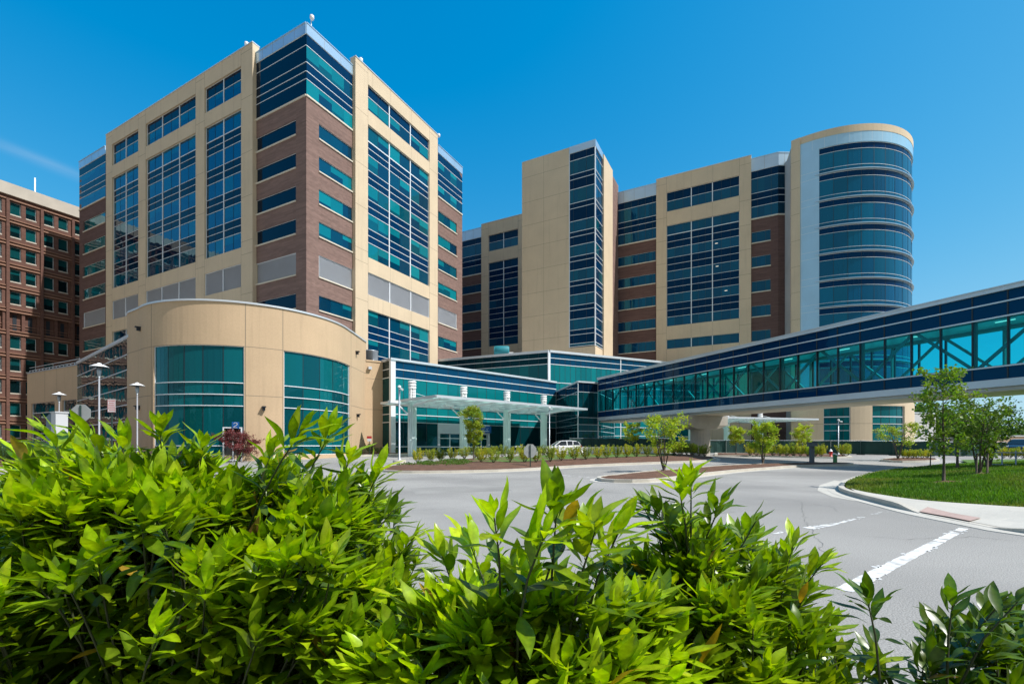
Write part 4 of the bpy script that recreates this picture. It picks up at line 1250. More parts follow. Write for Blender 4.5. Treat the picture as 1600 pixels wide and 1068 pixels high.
o = drape(lawn, .13, 'lawn', M['soil'], cuts=6, uvn=1.2); struct(o, 'mown green lawn on a low mound beside the drive', 'lawn')
for v in o.data.vertices: v.co.z = lawn_z(v.co.x, v.co.y)
ramp = G((1475, 812))[0]
fall = lambda p: max(.12, min(1., (math.hypot(p.x - ramp[0], p.y - ramp[1]) - .9) / 1.1))
o = strip(edge_out, 0, .17, -.05, .15, 'kerb', M['kerb'], False, fall); struct(o, 'curved concrete kerb of the lawn dropping to the road at the crossing', 'kerb')
gut = smooth_loop(G((1395, 738.5), (1340, 748), (1296, 765), (1322, 776), (1359, 785), (1400, 795), (1442, 805.5), (1520, 820.5), (1600, 837)) + [(10.7, 5.4), (13.2, .9)], 2, False)
gp = [p for p in edge_out[:-3]][::-1]
o = strip(edge_out, -.32, 0, -.03, .012, 'gutter', M['pavement']); struct(o, 'pale concrete gutter along the lawn kerb', 'gutter')
ap = ccw(G((1304, 750), (1280, 758), (1277, 766), (1300, 776), (1345, 784), (1352, 781), (1316, 772), (1303, 764), (1318, 752)))
o = drape(ap, .006, 'concrete_apron', M['pavement']); struct(o, 'pale concrete apron at the tip of the lawn', 'apron')
i0 = min(range(len(edge_out)), key=lambda i: abs(edge_out[i][0] - 10.4) + abs(edge_out[i][1] - 13.8))
j0 = min(range(len(lawn_in)), key=lambda i: (lawn_in[i][0] - 12.0) ** 2 + (lawn_in[i][1] - 16.2) ** 2)
kerb_in = [(p[0], p[1]) for p in edge_out]
fw = []
for i in range(i0 - 3, len(edge_out)):
    a = Vector(edge_out[max(i - 1, 0)]); b = Vector(edge_out[min(i + 1, len(edge_out) - 1)]); t = (b - a).normalized()
    q = Vector(edge_out[i]) + Vector((-t.y, t.x)) * .17; fw.append(tuple(q))
foot = ccw(fw + lawn_in[j0:][::-1])
o = drape(foot, .10, 'pavement', M['pavement'], cuts=4, uvn=.6)
for v in o.data.vertices:
    f = fall(v.co); v.co.z = .148 * max(f, .16)
struct(o, 'pale concrete footway between the lawn and the kerb', 'pavement')
tp = [on_ground(*p) for p in ((1449, 798.5), (1500, 806), (1533, 811.5), (1516, 816.5), (1478, 809), (1436, 801.5))]
o = drape(ccw(tp), .02, 'tactile_strip', M['tactile'], cuts=3, uvn=.3)
for v in o.data.vertices:
    f = fall(v.co); v.co.z = .148 * max(f, .16) + .022
struct(o, 'faded pink tactile paving at the dropped kerb', 'tactile paving')

# road paint
def ragged(a, b, w0, w1, n, seed, name, label, gap=.12, dz=.004):
    r = random.Random(seed); mb = MB(); A = Vector(a); B = Vector(b); t = (B - A).normalized(); nl = Vector((-t.y, t.x))
    L = (B - A).length; prev = None
    for i in range(n + 1):
        f = i / n; w = (w0 + (w1 - w0) * f) / 2; c = A + t * (L * f)
        e0 = -w * (1 + r.uniform(-.07, .09)); e1 = w * (1 + r.uniform(-.09, .07))
        cur = (c + nl * e0, c + nl * e1)
        if prev and r.random() > gap * (f ** 1.5) * 2:
            mb.face([(q.x, q.y, gz(q.y) + dz) for q in (prev[0], cur[0], cur[1], prev[1])])
        prev = cur
    # flakes
    for k in range(int(n * .25)):
        f = r.random(); c = A + t * (L * f) + nl * (r.choice((-1, 1)) * (w0 + (w1 - w0) * f) * r.uniform(.5, .66)); s_ = r.uniform(.015, .05)
        mb.face([(c.x + s_ * math.cos(a_), c.y + s_ * math.sin(a_), gz(c.y) + dz) for a_ in (0, 1.1, 2.3, 3.4, 4.8)])
    o = mb.build(name, M['paint']); struct(o, label, 'road marking'); return o


sb = G((1318, 922), (1506, 825))
ragged(sb[0], sb[1], .18, .14, 90, 3, 'stop_line', 'broad worn white stop line across the lane', .07)
l2 = G((1262, 825), (1302, 819)); ragged(l2[0], l2[1], .22, .16, 14, 5, 'lane_marking', 'short bright dash of worn lane paint', .2)
l3 = G((1205, 834), (1262, 825.5)); ragged(l3[0], l3[1], .05, .09, 26, 6, 'lane_marking', 'faint worn end of the lane line', .6)
l4 = G((1302, 819), (1385, 798.5)); ragged(l4[0], l4[1], .09, .07, 44, 8, 'lane_marking', 'thin broken lane line running to the kerb', .6)
l5 = G((850, 739.5), (930, 746.5)); ragged(l5[0], l5[1], .12, .12, 20, 9, 'lane_marking', 'thin white line between the two islands', .1)


def crack(pts, seed, label):
    r = random.Random(seed); mb = MB(); P = [Vector(p) for p in pts]
    line = []
    for a, b in zip(P, P[1:]):
        n = max(2, int((b - a).length / .15))
        for i in range(n): 
            q = a.lerp(b, i / n); line.append(q + Vector((r.uniform(-.05, .05), r.uniform(-.05, .05))))
    for a, b in zip(line, line[1:]):
        t = (b - a).normalized(); nl = Vector((-t.y, t.x)) * r.uniform(.002, .007)
        mb.face([(q.x, q.y, gz(q.y) + .003) for q in (a - nl, b - nl, b + nl, a + nl)])
    struct(mb.build('road_crack', M['crack']), label, 'road crack')


crack(G((1252, 784), (1254, 800), (1262, 822), (1276, 842), (1290, 866)), 2, 'dark crack wandering towards the camera beside the lane dash')
crack(G((1180, 775), (1240, 782), (1300, 792), (1310, 800)), 4, 'fine crack across the middle of the drive')
crack(G((900, 762), (980, 772), (1060, 768)), 5, 'hairline crack near the narrow island')

crack(G((600, 800), (760, 790), (900, 802), (1010, 796)), 6, 'long faint crack across the near drive')
crack(G((1330, 835), (1420, 842), (1520, 838), (1600, 846)), 7, 'faint crack beyond the stop line')
crack(G((1150, 900), (1230, 905), (1300, 915)), 8, 'short crack beside the stop line')
crack(G((700, 752), (820, 750), (900, 756)), 9, 'fine crack in front of the hedge island')
for pts, lab in ((((1010, 790), (1120, 786), (1150, 800), (1035, 806)), 'darker asphalt patch in the middle of the drive'), (((640, 762), (780, 757), (800, 766), (650, 772)), 'long darker repair strip near the hedge island')):
    struct(drape(ccw(G(*pts)), .0025, 'asphalt_patch', M['patch']), lab, 'road patch')
# bed, footway and drive edge round the pavilion
pav_k = smooth_loop(G((-120, 742), (0, 737), (120, 733), (250, 726), (357, 719.5), (470, 716), (560, 713.2), (600, 711.5), (640, 710.8)), 1, False)
o = strip(pav_k, 0, .17, -.05, .15, 'kerb', M['kerb']); struct(o, 'kerb of the footway round the pavilion', 'kerb')
wk = [(p[0], p[1]) for p in pav_k]
inner = []
for i in range(len(pav_k)):
    a = Vector(pav_k[max(i - 1, 0)]); b = Vector(pav_k[min(i + 1, len(pav_k) - 1)]); t = (b - a).normalized(); nl = Vector((-t.y, t.x))
    inner.append(nl)
k1 = [tuple(Vector(p) + n_ * .17) for p, n_ in zip(pav_k, inner)]
k2 = [tuple(Vector(p) + n_ * 1.6) for p, n_ in zip(pav_k, inner)]
k3 = [tuple(Vector(p) + n_ * 7) for p, n_ in zip(pav_k, inner)]
o = drape(ccw(k1 + k2[::-1]), .147, 'pavement', M['pavement']); struct(o, 'pale footway curving past the pavilion', 'pavement')
bed = ccw(k2 + [(-12.5, 61), (-19, 61), (-38, 58), (-75, 75), (-95, 60)])
o = drape(bed, .14, 'planting_bed', M['mulch'], cuts=2, uvn=2.); struct(o, 'brown mulched bed at the foot of the pavilion', 'planting bed')
lg = ccw([tuple(Vector(p) + n_ * 1.62) for p, n_ in zip(pav_k[:7], inner)] + [tuple(Vector(p) + n_ * 5.0) for p, n_ in zip(pav_k[:7], inner)][::-1])
o = drape(lg, .15, 'turf_strip', M['soil'], cuts=2, uvn=1.); struct(o, 'strip of grass beside the footway near the pavilion', 'turf')
yl = G((-60, 742), (60, 739.3)); 
fp = [tuple(p) for p in (on_ground(600, 711.2), on_ground(640, 710.5), on_ground(930, 705.6), on_ground(905, 703.6), (-12, 60), (-14.8, 57.9))]
o = drape(ccw(fp), .1, 'pavement', M['pavement']); struct(o, 'pale forecourt paving under the entrance canopy', 'pavement')

# ------------------------------------------------------------------ street furniture and vehicles
def sauc_lamp(u, v, y, h, label):
    x = (u - U0) / F_PX * y
    base = gz(y); top = EYE + (V0 - v) / F_PX * y
    t = thing('saucer_lamp', label, 'street lamp', (x, y, base), 'saucer lamps by the pavilion')
    p = MB(); p.lathe(x, y, [(.12, base), (.12, base + .3), (.06, base + .35), (.048, top - 1.05)], 12); p.build('pole', M['lamppole'], t)
    n = MB(); n.lathe(x, y, [(.07, top - 1.05), (.07, top - .95), (.125, top - .7), (.135, top - .28)], 14); n.build('lamp_housing', M['pole'], t)
    s_ = MB(); s_.lathe(x, y, [(.02, top), (.12, top - .04), (.14, top - .1), (.26, top - .13), (.53, top - .27), (.545, top - .30), (.51, top - .30), (.2, top - .24)], 28); s_.build('lamp_shade', M['white_paint'], t)
    return t


sauc_lamp(155, 566.5, 33, 6, 'tallest saucer shaped lamp in front of the mirrored glass wall')
sauc_lamp(214.5, 597, 40, 5, 'white saucer lamp against the edge of the pavilion wall')
sauc_lamp(92.5, 612, 46, 5, 'saucer lamp rising behind the grey sign pylon')

# pylon sign
x, y = at(84, 30.); g0 = gz(y)
t = thing('sign_pylon', 'grey blue sign pylon with a white edge behind the laurel bush', 'sign', (x, y, g0))
mb = MB(); pr = [(-1.0, 0), (.55, 0), (.55, 2.35 + 1.3), (-.45, 2.3 + 1.3), (-.8, 2.15 + 1.3), (-1.0, 1.95 + 1.3)]
ca, sa = math.cos(rad(-26)), math.sin(rad(-26)); x -= .2


def turn(px, py): return (x + px * ca - py * sa, y + px * sa + py * ca)


a = [(*turn(p[0] * .62, 0), g0 + p[1]) for p in pr]; b = [(*turn(p[0] * .62, .45), g0 + p[1]) for p in pr]
mb.face(a); mb.face(b[::-1])
for i in range(len(pr)):
    j = (i + 1) % len(pr); mb.face([a[i], a[j], b[j], b[i]])
mb.build('panel', M['kiosk'], t)


def block(mb, x0, x1, y0, y1, z0, z1):
    c = [turn(x0, y0), turn(x1, y0), turn(x1, y1), turn(x0, y1)]; mb.hexa([(*q, z0) for q in c] + [(*q, z1) for q in c])


mb = MB(); block(mb, .345, .95, -.1, .5, g0, g0 + 3.66); block(mb, .30, 1.0, -.14, .54, g0 + 3.66, g0 + 3.74); mb.build('end_post', M['farwhite'], t)


def octo_sign(u, v, y, r, name, label, flip=0):
    x = (u - U0) / F_PX * y; z = EYE + (V0 - v) / F_PX * y; g0 = gz(y) + (.12 if u > 500 else 0)
    t = thing(name, label, 'road sign', (x, y, g0))
    mb = MB(); a = [(x + r / math.cos(rad(22.5)) * math.cos(rad(22.5 + 45 * k)) * .93, y + .12 * math.cos(rad(22.5 + 45 * k)), z + r / math.cos(rad(22.5)) * math.sin(rad(22.5 + 45 * k))) for k in range(8)]
    b = [(p[0], p[1] + .012, p[2]) for p in a]; mb.face(a, 0)
    for k in range(8): mb.face([a[k], a[(k + 1) % 8], b[(k + 1) % 8], b[k]], 0)
    mb.face(b[::-1], 1); mb.build('sign_plate', [M['signback'], M['signred']], t)
    p = MB(); p.box(x - .035, x + .035, y - .07, y - .015, g0, z + r * .9); p.build('post', M['poledark'], t)


octo_sign(126.5, 645, 27, .49, 'stop_sign', 'back of an octagonal road sign near the saucer lamps')
octo_sign(828.5, 704, 32.3, .46, 'stop_sign', 'back of an octagonal road sign standing in the hedge island')
# white notice with red lettering
x, y = at(174, 27.); z = EYE + (V0 - 633.5) / F_PX * y
t = thing('notice_sign', 'white notice with rows of red lettering on a dark post', 'road sign', (x, y, 0))
mb = MB(); mb.box(x - .22, x + .22, y, y + .012, z - .37, z + .37); pl = mb.build('sign_plate', M['white_paint'], t)
mb = MB(); r_ = random.Random(4)
for k in range(6):
    zz = z + .27 - k * .105; xx = x - .17 + r_.uniform(0, .05)
    while xx < x + .15:
        w_ = r_.uniform(.03, .06); mb.box(xx, xx + w_, y - .006, y - .002, zz - .022, zz + .022); xx += w_ + .018
for xa, xb, za, zb in ((-.205, .205, .345, .355), (-.205, .205, -.355, -.345), (-.205, -.195, -.345, .345), (.195, .205, -.345, .345)): mb.box(x + xa, x + xb, y - .006, y - .002, z + za, z + zb)
mb.build('lettering', M['signred'], pl)
mb = MB(); mb.box(x - .03, x + .03, y + .015, y + .06, 0, z + .3); mb.build('post', M['poledark'], t)
# small red and white sign
x, y = at(577, 53.); z = EYE + (V0 - 684.) / F_PX * y
t = thing('bed_sign', 'small red and white sign standing by the beige wall', 'sign', (x, y, gz(y)))
mb = MB(); mb.box(x - .27, x + .27, y, y + .02, z - .05, z + .22); mb.build('red_panel', M['signred'], t)
mb = MB(); mb.box(x - .22, x + .22, y, y + .02, z - .36, z - .06); mb.build('white_panel', M['white_paint'], t)
mb = MB(); mb.box(x - .03, x + .03, y + .03, y + .07, gz(y), z); mb.build('post', M['poledark'], t)


def cam_pole(u, vb, vt, label, block=True, r=.075):
    x, y = on_ground(u, vb); g0 = gz(y); top = EYE + (V0 - vt) / F_PX * y
    t = thing('camera_pole', label, 'pole', (x, y, g0))
    if block:
        b = MB(); b.lathe(x, y, [(.48, g0), (.48, g0 + .42), (.45, g0 + .46)], 20); b.build('footing', M['kerb'], t)
    p = MB(); p.lathe(x, y, [(r * 1.6, g0 + (.46 if block else 0)), (r * 1.6, g0 + .55), (r, g0 + .6), (r * .85, top)], 10); p.build('pole', M['pole'], t)
    c = MB(); c.tube([(x, y, top - .15), (x + .12, y - .1, top - .1), (x + .3, y - .25, top - .2)], [.05, .05, .09], 8); c.lathe(x, y, [(.12, top), (.14, top + .08), (.05, top + .16)], 10); c.build('camera_head', M['white_paint'], t)


cam_pole(624, 727.5, 605, 'thin grey camera pole on a round concrete footing at the island tip')
cam_pole(858.5, 709.5, 637, 'thin grey camera pole behind the hedge near the white car', False, .06)
cam_pole(1310, 710, 656.5, 'bare grey pole in front of the screened fence', False, .06)

# hydrants, bollard, delineator post
def hydrant(u, v, label, s=1.):
    x, y = on_ground(u, v); g0 = gz(y) + .1
    t = thing('fire_hydrant', label, 'hydrant', (x, y, g0))
    b = MB(); b.lathe(x, y, [(.16 * s, g0), (.16 * s, g0 + .08 * s), (.11 * s, g0 + .1 * s), (.11 * s, g0 + .5 * s), (.15 * s, g0 + .52 * s)], 14)
    b.tube([(x - .2 * s, y, g0 + .36 * s), (x + .2 * s, y, g0 + .36 * s)], .06 * s, 8); b.build('barrel', M['hydrant'], t)
    c = MB(); c.lathe(x, y, [(.15 * s, g0 + .52 * s), (.13 * s, g0 + .62 * s), (.07 * s, g0 + .7 * s), (.03 * s, g0 + .76 * s)], 14); c.build('bonnet', M['white_paint'], t)


hydrant(1298, 714.5, 'red hydrant with a white bonnet by the fence bed', 1.05)
hydrant(195.5, 728.5, 'red hydrant with a white bonnet glimpsed above the laurel leaves', 1.2)
x, y = on_ground(1304.8, 725.5); g0 = gz(y) + .1
t = thing('green_post', 'short green post with a pale cap at the end of the narrow island', 'post', (x, y, g0))
b = MB(); b.box(x - .1, x + .1, y - .1, y + .1, g0, g0 + .72); b.build('shaft', M['green_paint'], t)
b = MB(); b.hexa([(x - .12, y - .12, g0 + .72), (x + .2, y - .12, g0 + .55), (x + .2, y + .12, g0 + .55), (x - .12, y + .12, g0 + .72), (x - .1, y - .1, g0 + .82), (x + .16, y - .1, g0 + .74), (x + .16, y + .1, g0 + .74), (x - .1, y + .1, g0 + .82)]); b.build('cap', M['white_paint'], t)
x, y = on_ground(1268.5, 726.); g0 = gz(y) + .1
t = thing('ticket_post', 'dark grey reader post with a square head on the narrow island', 'post', (x, y, g0))
b = MB(); b.box(x - .13, x + .13, y - .13, y + .13, g0, g0 + 1.35); b.box(x - .24, x + .24, y - .24, y + .24, g0, g0 + .12); b.build('shaft', M['kiosk'], t)
b = MB(); b.box(x - .27, x + .27, y - .3, y + .2, g0 + 1.35, g0 + 1.62); b.box(x - .3, x + .3, y - .34, y + .22, g0 + 1.62, g0 + 1.67); b.build('reader_head', M['kiosk'], t)

# screened fence and barriers
def fence(pts, h, name, label, post=3.):
    F = Path(pts); t = thing(name, label, 'fence', (pts[0][0], pts[0][1], 0))
    mb = MB(); n = int(F.len / .4)
    for i in range(n):
        a, b = F.len * i / n, F.len * (i + 1) / n
        def q(s, z):
            p = F.pt(s, 0, .05 * math.sin(s * 2.1) + .04 * math.sin(s * 5.3 + z)); return (p[0], p[1], gz(p[1]) + z)
        sag = lambda s: h - .07 * abs(math.sin(s * math.pi / post))
        mb.face([q(a, .05), q(b, .05), q(b, h * .5), q(a, h * .5)], sm=True); mb.face([q(a, h * .5), q(b, h * .5), q(b, sag(b)), q(a, sag(a))], sm=True)
    mb.build('screen', M['mesh'], t)
    x = 0
    while x < F.len:
        p = F.pt(x, 0, .06); g0 = gz(p[1]); pm = MB(); pm.tube([(p[0], p[1], g0), (p[0], p[1], g0 + h + .08)], .035, 6)
        pm.box(p[0] - .35, p[0] + .35, p[1] - .2, p[1] + .2, g0, g0 + .08); pm.build('post', M['poledark'], t); x += post
    rl = MB(); a = F.pt(0, 0); b = F.pt(F.len, 0)
    for s in range(int(F.len)):
        a = F.pt(s, 0, .02); b = F.pt(min(s + 1, F.len), 0, .02); rl.tube([(a[0], a[1], gz(a[1]) + h), (b[0], b[1], gz(b[1]) + h)], .025, 5)
    rl.build('rail', M['pole'], t)


fa = [on_ground(1060, 707.6), on_ground(1190, 707.8), on_ground(1310, 709.2), on_ground(1400, 711.2), on_ground(1452, 712.5)]
fence(fa, 1.65, 'screened_fence', 'dark green screened fence before the round tower')
fence([on_ground(1452, 712.3), on_ground(1520, 712.6), on_ground(1572, 712.)], 1.55, 'screened_fence', 'green screened fence running behind the lawn trees')
fence([at(890, 62.), at(985, 62.5), at(1058, 60.5)], 1.9, 'screened_fence', 'green screened fence behind the white barriers by the parked car')
fence([at(-30, 41.), at(58, 43.)], 1.75, 'screened_fence', 'dark screen with a pale sagging top beside the brick office')
for k in range(5):
    u0 = 892 + k * 33; y = 60.2 - .25 * k
    a = Vector(at(u0, y)); b = Vector(at(u0 + 32, y - .2)); g0 = gz(y); mb = MB()
    n_ = Vector((0, 1)); q = []
    for (w_, z) in ((.3, 0), (.3, .12), (.12, .35), (.09, .85)):
        q.append((w_, z))
    prof = [(-w_, z) for w_, z in q] + [(w_, z) for w_, z in reversed(q)]
    A1 = [(a.x, a.y + w_, g0 + z) for w_, z in prof]; B1 = [(b.x, b.y + w_, g0 + z) for w_, z in prof]
    for i in range(len(prof)): j = (i + 1) % len(prof); mb.face([A1[i], A1[j], B1[j], B1[i]])
    mb.face(A1); mb.face(B1)
    o = mb.build('traffic_barrier', M['barrier']); tag(o, 'white concrete barrier in the line behind the parked white car', 'barrier', 'concrete barriers behind the white car')


def car(name, label, loc, rz, paint, sx=1.):
    """A five door car, nose towards -X in its own frame."""
    t = thing(name, label, 'car', (0, 0, 0))
    def loft(secs, mb, m=0):
        rings = [[(x, y * k, z) for (y, z) in sec] for x, k, sec in secs]
        for a, b in zip(rings, rings[1:]):
            for i in range(len(a)): j = (i + 1) % len(a); mb.face([a[i], a[j], b[j], b[i]], m, sm=True)
        mb.face(rings[0], m); mb.face(rings[-1][::-1], m)
    def sec(zb, zm, zt): return [(-.86, zb), (-.92, zb + .15), (-.92, zm), (-.86, zt), (.86, zt), (.92, zm), (.92, zb + .15), (.86, zb)]
    b = MB()
    loft([(-2.2, .80, sec(.32, .55, .66)), (-2.1, .90, sec(.24, .62, .78)), (-1.75, .97, sec(.22, .78, .90)), (-1.0, 1., sec(.22, .88, 1.0)), (-.2, 1., sec(.22, .92, 1.04)), (1.2, 1., sec(.22, .95, 1.07)), (2.0, .97, sec(.26, .96, 1.10)), (2.22, .88, sec(.36, .9, 1.05))], b)
    r = [(-.35, 1.58), (.0, 1.64), (.9, 1.66), (1.6, 1.6), (1.85, 1.52)]
    for (xa, za), (xb, zb) in zip(r, r[1:]):
        wa = .62; b.hexa([(xa, -wa, za - .06), (xb, -wa, zb - .06), (xb, wa, zb - .06), (xa, wa, za - .06), (xa, -wa + .08, za), (xb, -wa + .08, zb), (xb, wa - .08, zb), (xa, wa - .08, za)])
    for s in (-1, 1):
        for (x0, z0, x1, z1) in ((-1.15, 1.0, -.35, 1.55), (.42, 1.03, .42, 1.6), (1.15, 1.05, 1.2, 1.6), (2.1, 1.08, 1.85, 1.5)): b.beam((x0, s * .86, z0), (x1, s * .63, z1), .09, .08)
        for x in (-1.45, 1.38):
            pts = [(x + .42 * math.cos(rad(a)), s * .935, .36 + .42 * math.sin(rad(a))) for a in range(0, 181, 20)]
            b.tube(pts, .035, 5)
        b.beam((-.75, s * .95, 1.02), (-.6, s * 1.08, 1.08), .14, .12)
    bo = b.build('body', paint, t)
    g = MB()
    for s in (-1, 1): g.face([(-1.05, s * .85, 1.03), (2.05, s * .85, 1.09), (1.82, s * .625, 1.53), (-.34, s * .625, 1.56)])
    g.face([(-1.12, -.82, 1.02), (-1.12, .82, 1.02), (-.34, .60, 1.57), (-.34, -.60, 1.57)]); g.face([(2.12, -.82, 1.1), (2.12, .82, 1.1), (1.85, .6, 1.53), (1.85, -.6, 1.53)])
    g.build('window', M['carglass'], bo)
    for x in (-1.45, 1.38):
        for s in (-1, 1):
            wm = MB(); wm.tube([(x, s * .70, .34), (x, s * .93, .34)], .34, 20); wo = wm.build('wheel', M['rubber'], t)
            rm = MB(); rm.tube([(x, s * .93, .34), (x, s * .942, .34)], .22, 14)
            rm.build('rim', M['rim'], wo)
    for s in (-1, 1):
        h = MB(); h.box(-2.15, -1.95, s * .70 - .16, s * .70 + .16, .66, .78); h.build('headlight', M['lampglass'], t)
        h = MB(); h.box(2.1, 2.24, s * .72 - .12, s * .72 + .12, .86, 1.04); h.build('tail_light', M['redlens'], t)
    for o in [t]: o.location = loc; o.rotation_euler = (0, 0, rz); o.scale = (sx, sx, sx)
    return t


x, y = at(877.5, 57.); car('parked_car', 'white crossover car parked beyond the hedge by the canopy', (x, y, gz(y) + .02), rad(12), M['carwhite'])
x, y = at(1592, 62.); car('parked_car', 'dark blue car parked at the far edge of the lawn', (x, y, gz(y) + .02), rad(35), M['cardark'], 1.08)

# roof things
def roof_cam(u, v, y, zbase, label, arm=.5):
    x = (u - U0) / F_PX * y; z = EYE + (V0 - v) / F_PX * y
    t = thing('security_camera', label, 'camera', (x, y, zbase))
    m_ = MB(); m_.tube([(x - arm, y + .3, zbase - .1), (x - arm, y + .3, zbase + .9), (x - .1, y, z + .3)], .07, 6); m_.build('bracket', M['white'], t)
    h = MB(); h.lathe(x, y, [(.12, z + .35), (.28, z + .25), (.3, z - .05), (.2, z - .28), (.05, z - .35)], 12); h.build('housing', M['white_paint'], t)


roof_cam(487.5, 28, 66.2, 58.8, 'white camera on the highest corner of the hospital block', .25)
roof_cam(385.5, 69.5, 70.5, 60., 'white camera left of the highest corner on the cream parapet', -.6)
roof_cam(564, 94.5, 72.6, 60., 'white camera on the sunlit cream parapet', .5)
roof_cam(685.5, 212, 90.2, 60., 'white camera at the far end of the sunlit parapet', .6)
x, y = at(578.5, 62.); z = 12.35
t = thing('roof_fan', 'round grey metal fan drum on the roof beside the pavilion', 'roof vent', (x, y, z))
b = MB(); b.lathe(x, y, [(.95, z + .3), (.98, z + .32), (.98, z + 1.5), (1.03, z + 1.52), (1.03, z + 1.62), (.9, z + 1.62), (.85, z + 1.4)], 28); b.build('drum', M['pole'], t)
b = MB(); b.box(x - .8, x + .8, y - .8, y + .8, z - .3, z + .3); b.build('plinth', M['coping'], t)
x, y = at(785., 86.); z = 17.85
t = thing('roof_tank', 'teal wrapped tank on the glass podium roof', 'tank', (x, y, z))
b = MB(); b.tube([(x - 1.5, y, z + .9), (x - 1.3, y, z + .9), (x + 1., y, z + .9), (x + 1.25, y, z + .9)], [.75, .95, .95, .8], 18); b.build('tank', M['tank'], t)
b = MB(); b.box(x + .2, x + 2.0, y - .7, y - .3, z, z + .6); b.build('white_pack', M['white_paint'], t)
b = MB(); b.box(x - 1.4, x + 1.3, y - .5, y + .5, z - .1, z + .2); b.build('plinth', M['coping'], t)

# low buildings at the far right
def far_building(name, label, u0, u1, y, vt, mat, wins=()):
    a = at(u0, y); b = at(u1, y + 4); F = Path([a, b]); z1 = EYE + (V0 - vt) / F_PX * y
    t = thing(name, label, 'building', (a[0], a[1], 0)); mb = MB()
    H = [(F.s_at(p), F.s_at(q), EYE + (V0 - s) / F_PX * y, EYE + (V0 - r) / F_PX * y) for p, q, r, s in wins]
    wall(F, mb, 0, F.len, 0, z1, H, 0, .3); mb.build('wall', mat, t)
    for h in H: glazing(t, F, [h[0], h[1]], [(h[2], h[3], 'v')], -.2, {'v': [(.01, .05, .06)], 'blind': [], 's': [(0, 0, 0)]}, 2, 'window')
    n = F.n[0] * -20
    c = MB(); c.poly_prism([tuple(Vector(a) + F.n[0] * -.8), tuple(Vector(b) + F.n[0] * -.8), tuple(Vector(b) + n), tuple(Vector(a) + n)], 0, z1 - .05); c.build('roof', M['roof'], t)
    cp = MB(); F.box(cp, 0, F.len, z1, z1 + .3, -1., .15); cp.build('coping', M['coping'], t)


far_building('white_annexe', 'small white building with square windows behind the lawn trees', 1420, 1462, 128, 645, M['farwhite'], [(1422.5, 1428.5, 654, 660), (1423, 1429, 671, 676), (1433.5, 1438, 671, 676), (1445, 1451, 671, 676)])
far_building('tan_building', 'long low tan building on the skyline behind the dark car', 1556, 1760, 120, 681.5, M['fartan'])
# lawn railing at the right edge
A_ = on_ground(1546, 738); B_ = on_ground(1640, 746); t = thing('low_railing', 'low grey metal railing at the back of the lawn', 'railing', (A_[0], A_[1], 0)); mb = MB()
F = Path([A_, B_]); k = 0
zr = lambda s: lawn_z(*F.pt(s, 0)[:2]) if inside(lawn, *F.pt(s, 0)[:2]) else gz(F.pt(s, 0)[1])
while k <= F.len: p = F.pt(k, 0); mb.tube([(p[0], p[1], zr(k)), (p[0], p[1], zr(k) + .85)], .035, 6); k += 1.15
F.box(mb, 0, F.len, zr(0) + .82, zr(0) + .88, -.03, .03); F.box(mb, 0, F.len, zr(0) + .12, zr(0) + .17, -.03, .03); mb.build('rail', M['pole'], t)
# ------------------------------------------------------------------ plants
def lcol(base, r, spread=.25):
    k = 1.22 + r.uniform(-spread, spread); y = r.uniform(-.12, .22)
    return (max(0, base[0] * k * (1 + y)), base[1] * k, base[2] * k)


def leaf_quad(mb, p, d, up, L, W, c, fold=.25):
    """A small pointed leaf of two folded halves."""
    s = d.cross(up)
    s = s.normalized() if s.length > 1e-4 else Vector((1, 0, 0))
    n = s.cross(d).normalized()
    mid = p + d * L * .5; tip = p + d * L
    a = mid + s * W / 2 + n * W * fold; b = mid - s * W / 2 + n * W * fold
    i = len(mb.v); mb.v += [tuple(p), tuple(a), tuple(tip), tuple(b)]
    mb.f += [(i, i + 1, i + 2), (i, i + 2, i + 3)]; mb.m += [0, 0]; mb.c += [c, c]; mb.sm += [False, False]


def rand_dir(r):
    while True:
        v = Vector((r.uniform(-1, 1), r.uniform(-1, 1), r.uniform(-1, 1)))
        if .05 < v.length < 1: return v.normalized()


